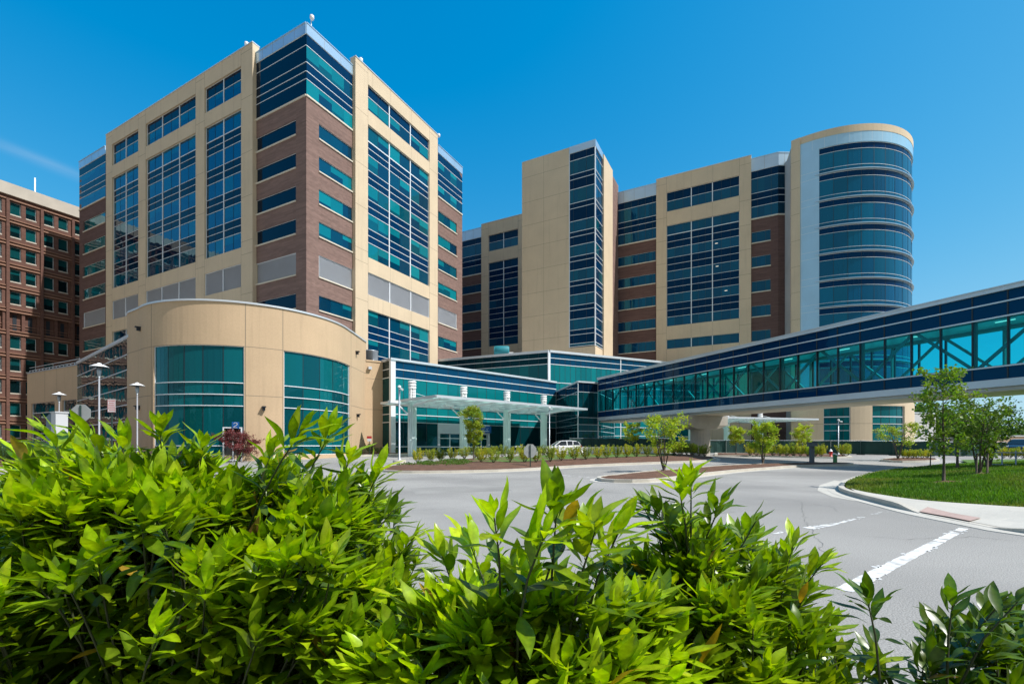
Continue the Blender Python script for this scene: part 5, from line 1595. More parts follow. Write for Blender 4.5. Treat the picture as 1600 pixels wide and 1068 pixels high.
def tree(name, label, cat, loc, h, trunk_r, stems, crown_c, crown_r, nl, leaf, base, seed, group=None, limbs=22, bare=.3, up=.55, clump=14, dens=1.):
    """Tapered trunk(s), limbs reaching through the crown, leaves in clumps along the twigs: uneven edge, gaps."""
    r = random.Random(seed); x, y, z = loc
    t = thing(name, label, cat, loc, group); tr = MB(); cr = MB()
    cc = Vector((x, y, z + crown_c)); rx, rz = crown_r
    tips = []
    for s in range(stems):
        a = 2 * math.pi * s / max(stems, 1) + r.uniform(-.4, .4); lean = 0 if stems == 1 else rx * .45
        pts = []; n = 7; top = h * (r.uniform(.86, .97) if stems > 1 else .96)
        for i in range(n):
            f = i / (n - 1)
            pts.append(Vector((x + math.cos(a) * lean * f ** .8 + r.uniform(-.02, .02) * h * f, y + math.sin(a) * lean * f ** .8 + r.uniform(-.02, .02) * h * f, z - .05 + top * f)))
        tr.tube(pts, [trunk_r * (1 - .85 * i / (n - 1)) * (1.25 if i == 0 else 1) for i in range(n)], 7)
        m = limbs // stems
        for k in range(m):
            f = bare + (1 - bare) * (k + r.random()) / m; f = min(f, .97)
            j = min(int(f * (n - 1)), n - 2); b = pts[j].lerp(pts[j + 1], f * (n - 1) - j)
            ph = k * 2.4 + r.uniform(-.5, .5)
            zz = (b.z - cc.z) / rz; w = rx * math.sqrt(max(.14, 1 - min(1, zz * zz) * .85)) * r.uniform(.6, 1.15)
            e = Vector((cc.x + math.cos(ph) * w, cc.y + math.sin(ph) * w, b.z + w * up * r.uniform(.4, 1.3)))
            mid = b.lerp(e, .5) + Vector((0, 0, -.06 * w))
            tr.tube([b, mid, e], [trunk_r * .32, trunk_r * .2, trunk_r * .06], 5, cap=False)
            for q in range(3):
                g = r.uniform(.35, 1.); c0 = b.lerp(e, g); dd = rand_dir(r); dd.z *= .6; e2 = c0 + dd * rx * r.uniform(.15, .42)
                tr.tube([c0, e2], [trunk_r * .1, trunk_r * .04], 4, cap=False)
                tips.append((c0, e2))
            tips.append((mid, e))
    per = max(1, int(nl * dens / max(1, len(tips))))
    for a, b in tips:
        cb = lcol(base, r, .3)
        for k in range(per):
            p = a.lerp(b, r.uniform(.25, 1.08)) + rand_dir(r) * leaf * r.uniform(.2, 1.6)
            d = (rand_dir(r) + Vector((0, 0, -.15))).normalized()
            leaf_quad(cr, p, d, rand_dir(r), leaf * r.uniform(.7, 1.2), leaf * r.uniform(.5, .85), lcol(cb, r, .18))
    tr.build('trunk', M['bark'], t); cr.build('crown', M['leaf'], t)
    return t


YG = (.19, .26, .022); MG_ = (.09, .17, .02); DG_ = (.035, .085, .012)
def zi(x, y, pts, dome, w=2.2):
    d = edge_dist(pts, x, y); k = min(1, d / w); return gz(y) + .11 + dome * (k * k * (3 - 2 * k))


# trees of the islands
x, y = on_ground(740, 724); tree('young_tree', 'slender young tree with a compact egg shaped crown in front of the doors', 'tree', (x, y, zi(x, y, isl1, .22)), 4.3, .055, 1, 2.7, (.98, 1.4), 4600, .14, (.18, .25, .022), 21, limbs=34, bare=.3)
x, y = on_ground(1037.5, 737.5); tree('young_tree', 'sparse multi stemmed tree at the near end of the narrow island', 'tree', (x, y, zi(x, y, isl2, .16)), 3.25, .045, 4, 2.1, (1.45, 1.1), 2300, .14, (.22, .31, .02), 22, limbs=28, bare=.42)
x, y = on_ground(1192, 726.5); tree('young_tree', 'round dense multi stemmed tree beside the footbridge pier', 'tree', (x, y, zi(x, y, isl2, .16)), 3.2, .05, 3, 1.95, (1.1, 1.3), 3800, .14, (.22, .31, .025), 23, limbs=30, bare=.3)
for u, v, vt, rx, lab, sd in ((988, 711, 664, 1.1, 'small round tree beyond the hedge left of the pier', 31), (1150, 711.5, 668.5, .95, 'small round tree between the pier and the dense tree', 32), (1253.5, 710.5, 669, 1.25, 'small yellow green tree against the beige tower base', 33)):
    x, y = on_ground(u, v); H = (v - vt) / F_PX * y; tree('young_tree', lab, 'tree', (x, y, gz(y) + .1), H, .05, 1, H * .66, (rx, H * .36), 2200, .16, (.26, .34, .03), sd, limbs=20, bare=.42)
x, y = on_ground(1403, 719.5); tree('young_tree', 'wide thin multi stemmed tree on the small far island', 'tree', (x, y, gz(y) + .2), 3.0, .05, 4, 1.9, (1.75, 1.1), 1900, .14, (.20, .28, .03), 34, limbs=26, bare=.4)
# lawn trees
x, y = on_ground(1474.5, 766.5); y0 = y
tree('lawn_tree', 'tall slim maple with an open crown alone at the front of the lawn', 'tree', (x, y, lawn_z(x, y)), 4.1, .045, 1, 2.55, (.92, 1.6), 1700, .135, (.095, .175, .016), 41, limbs=34, bare=.28, up=.5)
x, y = on_ground(1530, 756.); tree('lawn_tree', 'low spreading tree between short stakes on the lawn', 'tree', (x, y, lawn_z(x, y)), 2.9, .042, 3, 1.85, (1.1, 1.15), 2200, .12, (.075, .145, .016), 42, limbs=34, bare=.3)
x, y = on_ground(1545, 742.5); tree('lawn_tree', 'dark bushy tree at the back of the lawn near the railing', 'tree', (x, y, lawn_z(x, y)), 3.4, .05, 3, 2.25, (1.3, 1.2), 2200, .13, (.060, .125, .014), 43, limbs=30, bare=.3)
x, y = on_ground(1496, 741.); tree('lawn_tree', 'thin young tree half hidden behind the slim maple', 'tree', (x, y, lawn_z(x, y)), 3.3, .07, 1, 2.2, (1.2, 1.1), 1800, .13, (.075, .15, .018), 44, limbs=20, bare=.4)
for u, v, lab in ((1525.5, 756.5, 'short timber stake left of the low spreading tree'), (1542.5, 757.5, 'short timber stake right of the low spreading tree'), (1453.5, 735, 'thin leaning stake behind the slim maple')):
    x, y = on_ground(u, v); mb = MB(); z = lawn_z(x, y) if inside(lawn, x, y) else gz(y); mb.tube([(x, y, z - .1), (x + .02, y, z + .9)], .035, 6); tag(mb.build('tree_stake', M['bark']), lab, 'stake')


def shrub(seed, h, w, nl, leaf, base, stems=9, mat='leaf'):
    """One small shrub about the origin: several stems from the ground, leaves along their upper part."""
    r = random.Random(seed); t = thing('hedge_shrub', '', 'shrub'); st = MB(); fo = MB()
    per = nl // stems
    for k in range(stems):
        a = 2.4 * k + r.uniform(-.4, .4); rr = w / 2 * r.uniform(.35, 1.05); hh = h * r.uniform(.7, 1.05)
        e = Vector((math.cos(a) * rr, math.sin(a) * rr, hh)); b = Vector((math.cos(a) * .04, math.sin(a) * .04, 0)); m_ = b.lerp(e, .5) + Vector((math.cos(a) * rr * .2, math.sin(a) * rr * .2, 0))
        st.tube([b, m_, e], [.014, .01, .004], 4, cap=False)
        cb = lcol(base, r, .25)
        for q in range(per):
            f = r.uniform(.28, 1.05); p = (b.lerp(m_, f * 2) if f < .5 else m_.lerp(e, f * 2 - 1)) + rand_dir(r) * .1 * w * r.random()
            d = (rand_dir(r) + Vector((math.cos(a) * .4, math.sin(a) * .4, .7))).normalized()
            leaf_quad(fo, p, d, rand_dir(r), leaf * r.uniform(.7, 1.2), leaf * r.uniform(.35, .55), lcol(cb, r, .15))
    st.build('stems', M['stem'], t); fo.build('foliage', M['leaf'], t)
    return t


def put(protos, spots, label, group, cat='shrub', name='hedge_shrub'):
    r = random.Random(len(spots) * 7 + 1)
    for i, (x, y, z, s) in enumerate(spots):
        o = copy_thing(protos[i % len(protos)], (x, y, z), r.uniform(0, 6.28), s, label)
        o['group'] = group; o['category'] = cat; o.name = name


PR = [shrub(60 + k, 1.05, 1.1, 760, .125, b, 12) for k, b in enumerate(((.26, .30, .03), (.21, .27, .03), (.16, .22, .03)))]
sp = []
for u, v in ((652, 725), (674, 723.5), (688, 722.8), (707, 722), (726, 721), (742, 720), (755, 720), (769, 719), (785, 717.5), (801, 716.7), (816, 716), (848, 714.3), (862, 713.8)):
    x, y = on_ground(u, v); sp.append((x, y, zi(x, y, isl1, .22), .92 * r_.uniform(.9, 1.12)))
put(PR, sp, 'small yellow green shrub in the back row of the hedge island before the canopy columns', 'back row of hedge shrubs')
sp = []
for u, v in ((752, 729), (771, 729.3), (797, 728.3), (820, 729), (838, 728.3), (860, 727.3), (877, 726), (898, 724.6), (916, 723.5), (934, 722.5), (948, 721.5), (963, 720.5), (979, 719.8), (994, 719), (1012, 718.3), (1027, 717.8), (1041, 717.2)):
    x, y = on_ground(u, v); sp.append((x, y, zi(x, y, isl1, .22), (.85 if u < 810 else 1.0) * r_.uniform(.9, 1.1)))
put(PR, sp, 'small leafy shrub in the front row of the hedge island near the octagonal sign', 'front row of hedge shrubs')
sp = []
for u, v in ((1053, 716.3), (1063, 715.8), (1073, 715.5), (1083, 715.2), (1092, 715), (1101, 714.8), (1054, 714), (1066, 713.5), (1080, 713.3)):
    x, y = on_ground(u, v); sp.append((x, y, zi(x, y, isl1, .22), 1.05 * r_.uniform(.9, 1.1)))
put(PR, sp, 'dense yellow green shrub clustered at the pier end of the hedge island', 'shrubs at the pier end')
sp = []
for u, v in ((1172, 713), (1182, 713), (1208, 713.3), (1218, 713.5), (1229, 713.8), (1240, 714), (1251, 714.2), (1262, 714.4), (1273, 714.7), (1283, 714.8), (1318, 713.8), (1324, 713.5)):
    x, y = on_ground(u, v); sp.append((x, y, gz(y) + .1, 1.12 * r_.uniform(.9, 1.1)))
put(PR, sp, 'yellow green shrub in the low hedge along the far bed by the fence', 'hedge along the fence bed')
sp = []
for u, v in ((1418, 719.3), (1426, 719.3), (1433, 719.2), (1441, 719), (1449, 718.7), (1411, 719)):
    x, y = on_ground(u, v); sp.append((x, y, gz(y) + .2, .72))
put(PR, sp, 'tiny yellow green shrub on the small far island', 'shrubs of the small far island')
sp = []
for u, v in ((1568, 716), (1578, 716.2), (1588, 716.5), (1598, 716.6), (1609, 717)):
    x, y = on_ground(u, v); sp.append((x, y, gz(y) + .05, .95))
put(PR, sp, 'yellow green shrub in the hedge before the dark car', 'hedge before the dark car')
# pavilion bed
DK = [shrub(80, 1.0, 1.2, 900, .09, (.06, .12, .02), 14), shrub(81, 1.0, 1.2, 900, .09, (.045, .10, .02), 14)]
sp = []
for u, v, s in ((579, 710.5, 1.1), (592, 711, .8), (601, 711.2, .7), (563, 711.8, .45), (620, 710, .5), (640, 709, .5), (330, 717, .8), (317, 718, 1.3), (404, 716.5, .8), (420, 715.5, .6), (442, 714.5, .6), (300, 719, .7), (455, 714, .5)):
    x, y = on_ground(u, v); y += .8; x = (u - U0) / F_PX * y; sp.append((x, y, gz(y) + .13, s))
put(DK, sp, 'dark green shrub in the mulched bed at the foot of the pavilion', 'dark shrubs of the pavilion bed')
sp = []
for u, v, s in ((8, 717, 1.5), (24, 716, 1.4), (38, 717, .8), (60, 716, .9), (-12, 718, 1.6)):
    x, y = at(u, 38.); sp.append((x, y, gz(y) + .1, s * .95))
put(DK, sp, 'dark green shrub in the bed beside the sign pylon', 'dark shrubs by the pylon')
for o in PR + DK:
    for c in list(o.children): bpy.data.objects.remove(c)
    bpy.data.objects.remove(o)
# japanese maple
x, y = at(374, 41.2); tree('red_maple', 'low red leaved maple spreading beside the numbered door', 'tree', (x, y, gz(y) + .1), 2.5, .05, 4, 1.45, (1.95, .85), 5600, .12, (.125, .036, .042), 51, limbs=34, bare=.3, up=.3)
x, y = at(46, 37.5); tree('purple_shrub', 'thin purple leaved shrub near the grey pylon', 'shrub', (x, y, gz(y) + .1), 1.3, .03, 4, .75, (.9, .5), 900, .08, (.07, .04, .06), 52, limbs=20, bare=.2, up=.4)


# ground cover on the island tip
def cover(name, label, pts, zf, n, leaf, base, seed, hmax):
    r = random.Random(seed); mb = MB(); xs = [p[0] for p in pts]; ys = [p[1] for p in pts]; k = 0
    while k < n:
        px, py = r.uniform(min(xs), max(xs)), r.uniform(min(ys), max(ys))
        if not inside(pts, px, py): continue
        k += 1
        if noise.noise(Vector((px * .9, py * .9, 7.))) < -.05: continue
        leaf_quad(mb, Vector((px, py, zf(px, py) + r.uniform(0, hmax))), (rand_dir(r) + Vector((0, 0, .6))).normalized(), rand_dir(r), leaf, leaf * .6, lcol(base, r, .3))
    o = mb.build(name, M['leaf']); tag(o, label, 'ground cover', None, 'stuff')


cover('ground_cover', 'low green ground cover on the tip of the hedge island', ccw(G((612, 733), (660, 735), (720, 734), (745, 729), (720, 724), (660, 727.5))), lambda a, b: zi(a, b, isl1, .22), 3200, .10, (.07, .15, .015), 5, .12)


# lawn grass
def grass():
    r = random.Random(9); mb = MB(); k = 0
    while k < 62000:
        d = 10.5 + 26 * r.random() ** 1.35; u = r.uniform(1290, 1640); px, py = (u - U0) / F_PX * d, d
        k += 1
        if not inside(lawn, px, py): continue
        ed = edge_dist(lawn, px, py)
        z = lawn_z(px, py); h = r.uniform(.06, .13) * (1 + .35 * noise.noise(Vector((px * .7, py * .7, 2.)))) * (.7 if ed < .25 else 1)
        w_ = .010 + .0009 * d; a = r.uniform(0, 6.28); lean = Vector((r.uniform(-.5, .5), r.uniform(-.5, .5), 1)) * h
        q = 1 + .3 * noise.noise(Vector((px * .5, py * .5, 5.))); dry = max(0., noise.noise(Vector((px * .33 + 4, py * .33, 9.))) * 1.4) + (.5 if ed < .35 and r.random() < .5 else 0); dry = min(dry, .8); c = lcol(((.076 + .10 * dry) * q, (.178 + .02 * dry) * q, .012 + .03 * dry), r, .3)
        dx, dy = math.cos(a) * w_, math.sin(a) * w_
        mb.face([(px - dx, py - dy, z - .01), (px + dx, py + dy, z - .01), (px + lean.x, py + lean.y, z + lean.z)], 0, c)
    tag(mb.build('lawn_grass', M['blade']), 'short green grass blades covering the lawn mound', 'grass', None, 'stuff')


grass()


for o_, u, v in (('a', 1474.5, 766.5), ('b', 1530, 756.)):
    x, y = on_ground(u, v); mb = MB(); z = lawn_z(x, y)
    for k in range(14):
        a, b = 2 * math.pi * k / 14, 2 * math.pi * (k + 1) / 14
        mb.face([(x, y, z + .10)] + [(x + .5 * math.cos(t), y + .5 * math.sin(t), lawn_z(x + .5 * math.cos(t), y + .5 * math.sin(t)) + .03) for t in (a, b)], sm=True)
    struct(mb.build('mulch_ring', M['mulch']), 'bark mulch ring round the slim maple' if o_ == 'a' else 'bark mulch ring round the low spreading tree', 'mulch')


# distant trees
def wood_behind():
    r = random.Random(77); mb = MB()
    for k in range(46):
        x = -150 + 300 * k / 45 + r.uniform(-3, 3); y = r.uniform(-75, -52); H = r.uniform(9, 17); rr = H * .36; base = lcol((.05, .11, .02), r, .3)
        for q in range(150):
            d = rand_dir(r); p = Vector((x, y, H - rr)) + d * rr * r.uniform(.7, 1.05)
            leaf_quad(mb, p, rand_dir(r), rand_dir(r), rr * .5, rr * .4, lcol(base, r, .25))
        for q in range(50):
            leaf_quad(mb, Vector((x + r.uniform(-1, 1) * rr, y + r.uniform(-1, 1), r.uniform(0, H - rr))), rand_dir(r), rand_dir(r), rr * .5, rr * .4, lcol(base, r, .25))
    tag(mb.build('distant_wood', M['leaf']), 'belt of trees across the road that the glass walls mirror', 'woodland', None, 'stuff')


wood_behind()


def wood(name, label, spans, seed):
    r = random.Random(seed); mb = MB()
    for (u0, u1, y, v0, n) in spans:
        for k in range(n):
            u = r.uniform(u0, u1); yy = y + r.uniform(-6, 10); x = (u - U0) / F_PX * yy
            H = (V0 - v0) / F_PX * y * r.uniform(.75, 1.05) + EYE; rr = H * r.uniform(.28, .42)
            base = lcol((.045, .10, .02), r, .3)
            for q in range(420):
                d = rand_dir(r); s_ = 1 + .35 * noise.noise(d * 2.5 + Vector((k, 0, 0)))
                p = Vector((x, yy, H - rr)) + Vector((d.x * rr, d.y * rr, d.z * rr * .95)) * s_ * r.uniform(.75, 1.03)
                if p.z < 0: continue
                leaf_quad(mb, p, rand_dir(r), rand_dir(r), rr * .26, rr * .2, lcol(base, r, .25))
            for q in range(160):
                p = Vector((x + r.uniform(-1, 1) * rr, yy + r.uniform(-1, 1) * rr, r.uniform(0, H - rr))); leaf_quad(mb, p, rand_dir(r), rand_dir(r), rr * .3, rr * .22, lcol(base, r, .25))
    tag(mb.build(name, M['leaf']), label, 'woodland', None, 'stuff')


wood('distant_wood', 'far green wood on the skyline behind the lawn trees', [(1415, 1455, 150, 630, 9), (1540, 1680, 160, 664, 26), (1480, 1560, 165, 650, 12), (1690, 1900, 160, 660, 14)], 3)
# ------------------------------------------------------------------ laurel bushes in front of the camera
def laurel_leaf(mb, p, d, up, L, W, c, cd, r):
    """Long pointed laurel leaf: folded on its midrib, bowed along its length, with a short stalk."""
    s = d.cross(up)
    if s.length < 1e-4: s = Vector((1, 0, 0))
    s.normalize(); n = s.cross(d).normalized()
    bow = r.uniform(.04, .30); fold = r.uniform(.10, .42); tw = r.uniform(-.25, .25)
    i = len(mb.v); N_ = 8
    wd = (0.03, .42, .78, .97, 1., .84, .46, 0.02)
    for k in range(N_):
        f = k / (N_ - 1); q = p + d * (L * (.06 + .94 * f)) - n * (bow * L * f * f) + n * (.03 * L * math.sin(f * 7 + tw * 9))
        sw = (s * math.cos(tw * f) + n * math.sin(tw * f)); nn = (n * math.cos(tw * f) - s * math.sin(tw * f)); w = W * .5 * wd[k]
        mb.v += [tuple(q + sw * w + nn * w * fold), tuple(q), tuple(q - sw * w + nn * w * fold)]
    rib = tuple(v * q + e for v, q, e in zip(c, (1.18, 1.1, 1.), (.03, .025, .004)))
    for k in range(N_ - 1):
        a = i + 3 * k
        mb.f += [(a, a + 3, a + 4, a + 1), (a + 1, a + 4, a + 5, a + 2)]; mb.m += [0, 0]; mb.c += [(c, c, rib, rib), (rib, rib, cd, cd)]; mb.sm += [True, True]
    b = len(mb.v); st = s * L * .010
    mb.v += [tuple(p - st), tuple(p + st), tuple(p + d * L * .1 + st), tuple(p + d * L * .1 - st)]
    mb.f.append((b, b + 1, b + 2, b + 3)); mb.m.append(0); mb.c.append((.12, .16, .02)); mb.sm.append(False)


OLD_SHADED = (.008, .042, .003); MID = (.100, .235, .003); NEW_SUNLIT = (.45, .66, .005); PALE = (.56, .70, .010)  # leaf age tones, with inner shade and sunlit tips painted into them


def mixc(a, b, f): return tuple(a[i] + (b[i] - a[i]) * f for i in range(3))


def laurel(label, base, top, n, seed, tips=None, Ls=(.10, .165), spread=1., young=1., extra=()):
    """A bush: shoots rise from the root through the volume under a tip envelope; leaves spiral up each shoot, youngest on top."""
    r = random.Random(seed); t = thing('laurel_bush', label, 'bush', (base[0], base[1], 0), 'laurel bushes in front of the drive')
    lf = MB(); st = MB(); shoots = []
    for k in range(n):
        x, y, z = top(r)
        for q in range(r.choice((3, 4, 4, 5))):
            a, d = r.uniform(0, 6.28), abs(r.gauss(0, .085))
            shoots.append((x + math.cos(a) * d, y + math.sin(a) * d, z - d * r.uniform(.2, 1.1), r.uniform(.28, .5)))
    for e in extra: shoots.append(e)
    for (x, y, z, SLn) in shoots:
        tip = Vector((x, y, z)); root = Vector((base[0] + (x - base[0]) * .45 + r.uniform(-.1, .1), base[1] + (y - base[1]) * .45 + r.uniform(-.1, .1), max(0.02, z - r.uniform(1.0, 1.5))))
        out = Vector((x - base[0], y - base[1], 0)); out = out.normalized() if out.length > 1e-3 else Vector((0, 0, 0))
        ctl = tip - Vector((0, 0, 1)) * SLn * .8 - out * SLn * .45 * spread + Vector((r.uniform(-.12, .12), r.uniform(-.12, .12), 0))
        def bez(f): return root * (1 - f) ** 2 + ctl * 2 * f * (1 - f) + tip * f * f
        pts = [bez(q / 6) for q in range(7)]
        st.tube(pts, [.006, .006, .0055, .005, .0042, .0034, .002], 5, cap=False)
        total = (tip - ctl).length + (ctl - root).length
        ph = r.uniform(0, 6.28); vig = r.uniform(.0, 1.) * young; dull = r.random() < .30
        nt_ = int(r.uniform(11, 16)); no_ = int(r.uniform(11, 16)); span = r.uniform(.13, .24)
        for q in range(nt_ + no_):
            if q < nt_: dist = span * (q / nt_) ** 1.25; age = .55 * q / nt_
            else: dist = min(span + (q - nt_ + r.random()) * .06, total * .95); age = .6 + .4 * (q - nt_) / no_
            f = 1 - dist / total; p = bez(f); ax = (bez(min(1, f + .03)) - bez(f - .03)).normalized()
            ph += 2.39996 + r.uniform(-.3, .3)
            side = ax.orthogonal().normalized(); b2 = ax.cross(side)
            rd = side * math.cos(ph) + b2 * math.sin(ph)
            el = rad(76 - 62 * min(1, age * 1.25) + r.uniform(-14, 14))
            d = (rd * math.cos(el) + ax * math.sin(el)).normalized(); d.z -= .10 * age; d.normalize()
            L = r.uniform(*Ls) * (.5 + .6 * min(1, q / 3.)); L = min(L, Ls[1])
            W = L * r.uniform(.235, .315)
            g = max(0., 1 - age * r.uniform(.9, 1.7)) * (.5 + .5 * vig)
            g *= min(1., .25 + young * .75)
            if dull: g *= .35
            c = mixc(mixc(OLD_SHADED, MID, r.uniform(.15, 1.) * (1.1 - age * .85)), NEW_SUNLIT if r.random() < .75 else PALE, g)
            kx = r.uniform(.8, 1.15) * (.75 if young < .1 else 1); c = tuple(v * kx for v in c)  # the bush without young growth is darkened further, shade put into its leaf colour
            if r.random() < .004: c = (.34, .22, .03)
            if r.random() < .002: c = (.16, .09, .03)
            cd = tuple(v * r.uniform(.85, 1.0) for v in c)
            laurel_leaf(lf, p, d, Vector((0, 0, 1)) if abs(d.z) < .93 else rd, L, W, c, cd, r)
    st.build('stems', M['stem'], t); lf.build('foliage', M['laurel'], t)
    return t


def env(prof, y0, y1, drop, jit=.05):
    """Tip sampler: silhouette in the picture gives the height of the bush at its mid depth; lower tips fill the near side."""
    def top(r):
        y = y0 + (y1 - y0) * r.random()
        u = r.uniform(prof[0][0], prof[-1][0])
        for (a, va), (b, vb) in zip(prof, prof[1:]):
            if a <= u <= b: v = va + (vb - va) * (u - a) / (b - a); break
        ym = (y0 + y1) * .55
        zt = EYE + (V0 - v) / F_PX * ym
        x = (u - U0) / F_PX * y
        f = abs(y - ym) / max(ym - y0, y1 - ym)
        z = zt - drop * f ** 1.6 - abs(r.gauss(0, 1)) * jit * 2.2
        if r.random() < .36: z -= r.uniform(.1, .7) * (1 if y < ym else .4)
        return x, y, z
    return top


def T(u, v, y, ln=.42): return ((u - U0) / F_PX * y, y, EYE + (V0 - v) / F_PX * y, ln)


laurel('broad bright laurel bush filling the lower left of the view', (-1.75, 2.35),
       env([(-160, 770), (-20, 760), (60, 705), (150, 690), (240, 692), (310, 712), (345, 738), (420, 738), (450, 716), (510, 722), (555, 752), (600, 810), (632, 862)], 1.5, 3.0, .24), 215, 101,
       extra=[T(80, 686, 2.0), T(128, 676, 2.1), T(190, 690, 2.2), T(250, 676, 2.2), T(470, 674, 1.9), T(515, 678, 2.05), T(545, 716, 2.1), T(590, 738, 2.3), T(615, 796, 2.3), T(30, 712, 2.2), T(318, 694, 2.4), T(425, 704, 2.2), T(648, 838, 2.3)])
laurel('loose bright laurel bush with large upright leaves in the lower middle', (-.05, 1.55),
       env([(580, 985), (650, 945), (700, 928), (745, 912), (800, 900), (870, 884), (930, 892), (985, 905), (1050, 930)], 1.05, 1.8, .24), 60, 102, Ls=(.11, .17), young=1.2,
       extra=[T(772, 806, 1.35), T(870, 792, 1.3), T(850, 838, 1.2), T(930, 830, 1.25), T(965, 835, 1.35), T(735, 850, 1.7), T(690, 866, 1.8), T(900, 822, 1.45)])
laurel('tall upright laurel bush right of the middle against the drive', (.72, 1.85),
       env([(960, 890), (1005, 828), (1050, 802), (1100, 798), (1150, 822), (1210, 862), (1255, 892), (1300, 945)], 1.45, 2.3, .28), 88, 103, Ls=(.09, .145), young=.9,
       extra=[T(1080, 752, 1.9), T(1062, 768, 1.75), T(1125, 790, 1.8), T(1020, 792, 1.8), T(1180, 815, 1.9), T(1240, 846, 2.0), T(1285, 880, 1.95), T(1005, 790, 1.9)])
laurel('low laurel bush with leaves coloured dark for shade at the lower right corner', (1.35, 1.55),
       env([(1310, 1000), (1360, 975), (1440, 985), (1530, 972), (1620, 965), (1720, 950)], 1.25, 1.85, .16), 32, 104, Ls=(.08, .125), young=.0,  # mature dark tones carry the shade this bush lies in
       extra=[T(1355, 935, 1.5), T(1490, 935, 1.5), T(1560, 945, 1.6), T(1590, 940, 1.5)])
# ------------------------------------------------------------------ light, sky, camera
SUN_AZ = math.atan2(.94, -.342)      # bearing of the sun, clockwise from +Y
SUN_EL = rad(52)
w = bpy.data.worlds.new('World'); SC.world = w; w.use_nodes = True
nt = w.node_tree; nt.nodes.clear()
sky = nt.nodes.new('ShaderNodeTexSky'); sky.sky_type = 'NISHITA'; sky.sun_disc = False
sky.sun_elevation = SUN_EL; sky.sun_rotation = SUN_AZ
sky.altitude = 100; sky.air_density = 1.0; sky.dust_density = .4; sky.ozone_density = 3.0
hs = nt.nodes.new('ShaderNodeHueSaturation'); hs.inputs['Saturation'].default_value = 1.35; hs.inputs['Value'].default_value = 1.0; hs.inputs['Hue'].default_value = .492
bg = nt.nodes.new('ShaderNodeBackground'); bg.inputs[1].default_value = .15
ow = nt.nodes.new('ShaderNodeOutputWorld')
# the photographer's polarised sky: each channel rolls off towards its own ceiling, red is held back overhead
KX = .15 * 2 ** .45
nt.links.new(sky.outputs[0], hs.inputs['Color'])
sp_ = nt.nodes.new('ShaderNodeSeparateColor'); cb_ = nt.nodes.new('ShaderNodeCombineColor'); nt.links.new(hs.outputs[0], sp_.inputs[0])


def mth(op, a, b=None, c=None):
    n = nt.nodes.new('ShaderNodeMath'); n.operation = op
    for i, q in enumerate((a, b, c)):
        if q is None: continue
        if isinstance(q, (int, float)): n.inputs[i].default_value = q
        else: nt.links.new(q, n.inputs[i])
    return n.outputs[0]


for i, (off, k, top) in enumerate(((.036, 1.35, .5), (0., 1.4, .82), (0., 1.9, .94))):
    x_ = mth('MAXIMUM', mth('SUBTRACT', mth('MULTIPLY', sp_.outputs[i], KX), off), 0.)
    y_ = mth('SUBTRACT', 1., mth('EXPONENT', mth('MULTIPLY', x_, -k / top)))
    nt.links.new(mth('MULTIPLY', y_, top / KX), cb_.inputs[i])
# pale warm haze mixed in behind the camera, added as fill for shaded facades; a thin wisp of cloud drifts at the far left
tc = nt.nodes.new('ShaderNodeTexCoord'); sx = nt.nodes.new('ShaderNodeSeparateXYZ'); nt.links.new(tc.outputs['Generated'], sx.inputs[0])
mr = nt.nodes.new('ShaderNodeMapRange'); mr.interpolation_type = 'SMOOTHSTEP'; nt.links.new(sx.outputs[1], mr.inputs[0])
mr.inputs[1].default_value = -.12; mr.inputs[2].default_value = -.65; mr.inputs[3].default_value = 0; mr.inputs[4].default_value = .85
mx1 = nt.nodes.new('ShaderNodeMix'); mx1.data_type = 'RGBA'; nt.links.new(mr.outputs[0], mx1.inputs[0]); nt.links.new(cb_.outputs[0], mx1.inputs[6])
mx1.inputs[7].default_value = (.46 / KX, .455 / KX, .425 / KX, 1)
# wisp: noise drawn out along the streak, faded away from its middle line
d0 = Vector((-800 / F_PX, 1, (V0 - 226) / F_PX)).normalized(); d1 = Vector((-672 / F_PX, 1, (V0 - 277) / F_PX)).normalized()
ax_ = (d1 - d0).normalized(); nr_ = d0.cross(d1).normalized(); mid_ = (d0 + d1) / 2


def dotn(v):
    n = nt.nodes.new('ShaderNodeVectorMath'); n.operation = 'DOT_PRODUCT'; nt.links.new(tc.outputs['Generated'], n.inputs[0]); n.inputs[1].default_value = v
    return n.outputs['Value']


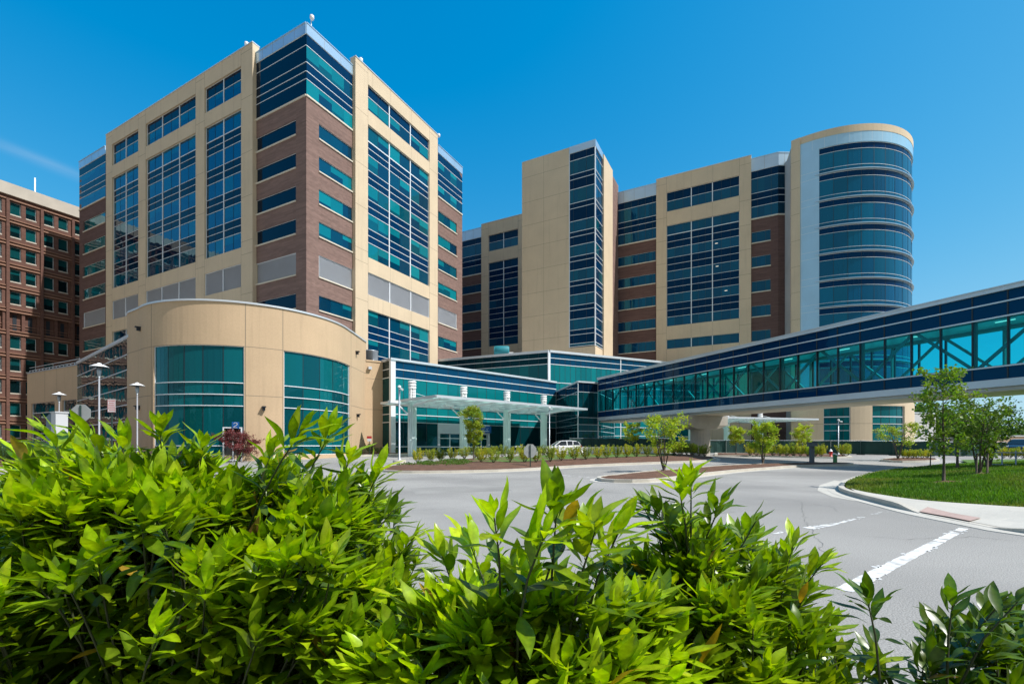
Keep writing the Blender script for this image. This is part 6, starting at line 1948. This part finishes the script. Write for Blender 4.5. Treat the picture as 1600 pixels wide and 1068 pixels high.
al = mth('SUBTRACT', dotn(ax_), ax_.dot(mid_)); ac = dotn(nr_)
cv = nt.nodes.new('ShaderNodeCombineXYZ'); nt.links.new(mth('MULTIPLY', al, 9.), cv.inputs[0]); nt.links.new(mth('MULTIPLY', ac, 70.), cv.inputs[1])
nz = nt.nodes.new('ShaderNodeTexNoise'); nz.inputs['Scale'].default_value = 1.; nz.inputs['Detail'].default_value = 5; nt.links.new(cv.outputs[0], nz.inputs['Vector'])
fade = mth('MULTIPLY', mth('EXPONENT', mth('MULTIPLY', mth('MULTIPLY', ac, ac), -22000.)), mth('EXPONENT', mth('MULTIPLY', mth('MULTIPLY', al, al), -180.)))
wf = mth('MULTIPLY', mth('MULTIPLY', fade, nz.outputs[0]), .24)
mx2 = nt.nodes.new('ShaderNodeMix'); mx2.data_type = 'RGBA'; nt.links.new(wf, mx2.inputs[0]); nt.links.new(mx1.outputs[2], mx2.inputs[6]); mx2.inputs[7].default_value = (.72 / KX, .80 / KX, .88 / KX, 1)
nt.links.new(mx2.outputs[2], bg.inputs[0]); nt.links.new(bg.outputs[0], ow.inputs[0])
sl = bpy.data.lights.new('sun', 'SUN'); sl.energy = 4.2; sl.angle = rad(.53); sl.color = (1, .965, .92)
so = bpy.data.objects.new('sun', sl); COL.objects.link(so)
sd = Vector((.94 * math.cos(SUN_EL), -.342 * math.cos(SUN_EL), math.sin(SUN_EL))).normalized()
so.rotation_euler = sd.to_track_quat('Z', 'Y').to_euler(); so.location = (40, -20, 80)
cam = bpy.data.cameras.new('camera'); cam.sensor_width = 36; cam.lens = F_PX / 1600 * 36
cam.shift_y = (V0 - 534) / 1600; cam.clip_end = 3000; cam.clip_start = .05
co = bpy.data.objects.new('camera', cam); COL.objects.link(co); co.location = (0, 0, EYE); co.rotation_euler = (rad(90), 0, 0)
SC.camera = co
SC.view_settings.view_transform = 'Standard'; SC.view_settings.look = 'None'; SC.view_settings.exposure = .45; SC.view_settings.gamma = 1
SC.render.engine = 'CYCLES'
SC.cycles.use_denoising = True
SC.cycles.max_bounces = 8; SC.cycles.transparent_max_bounces = 16
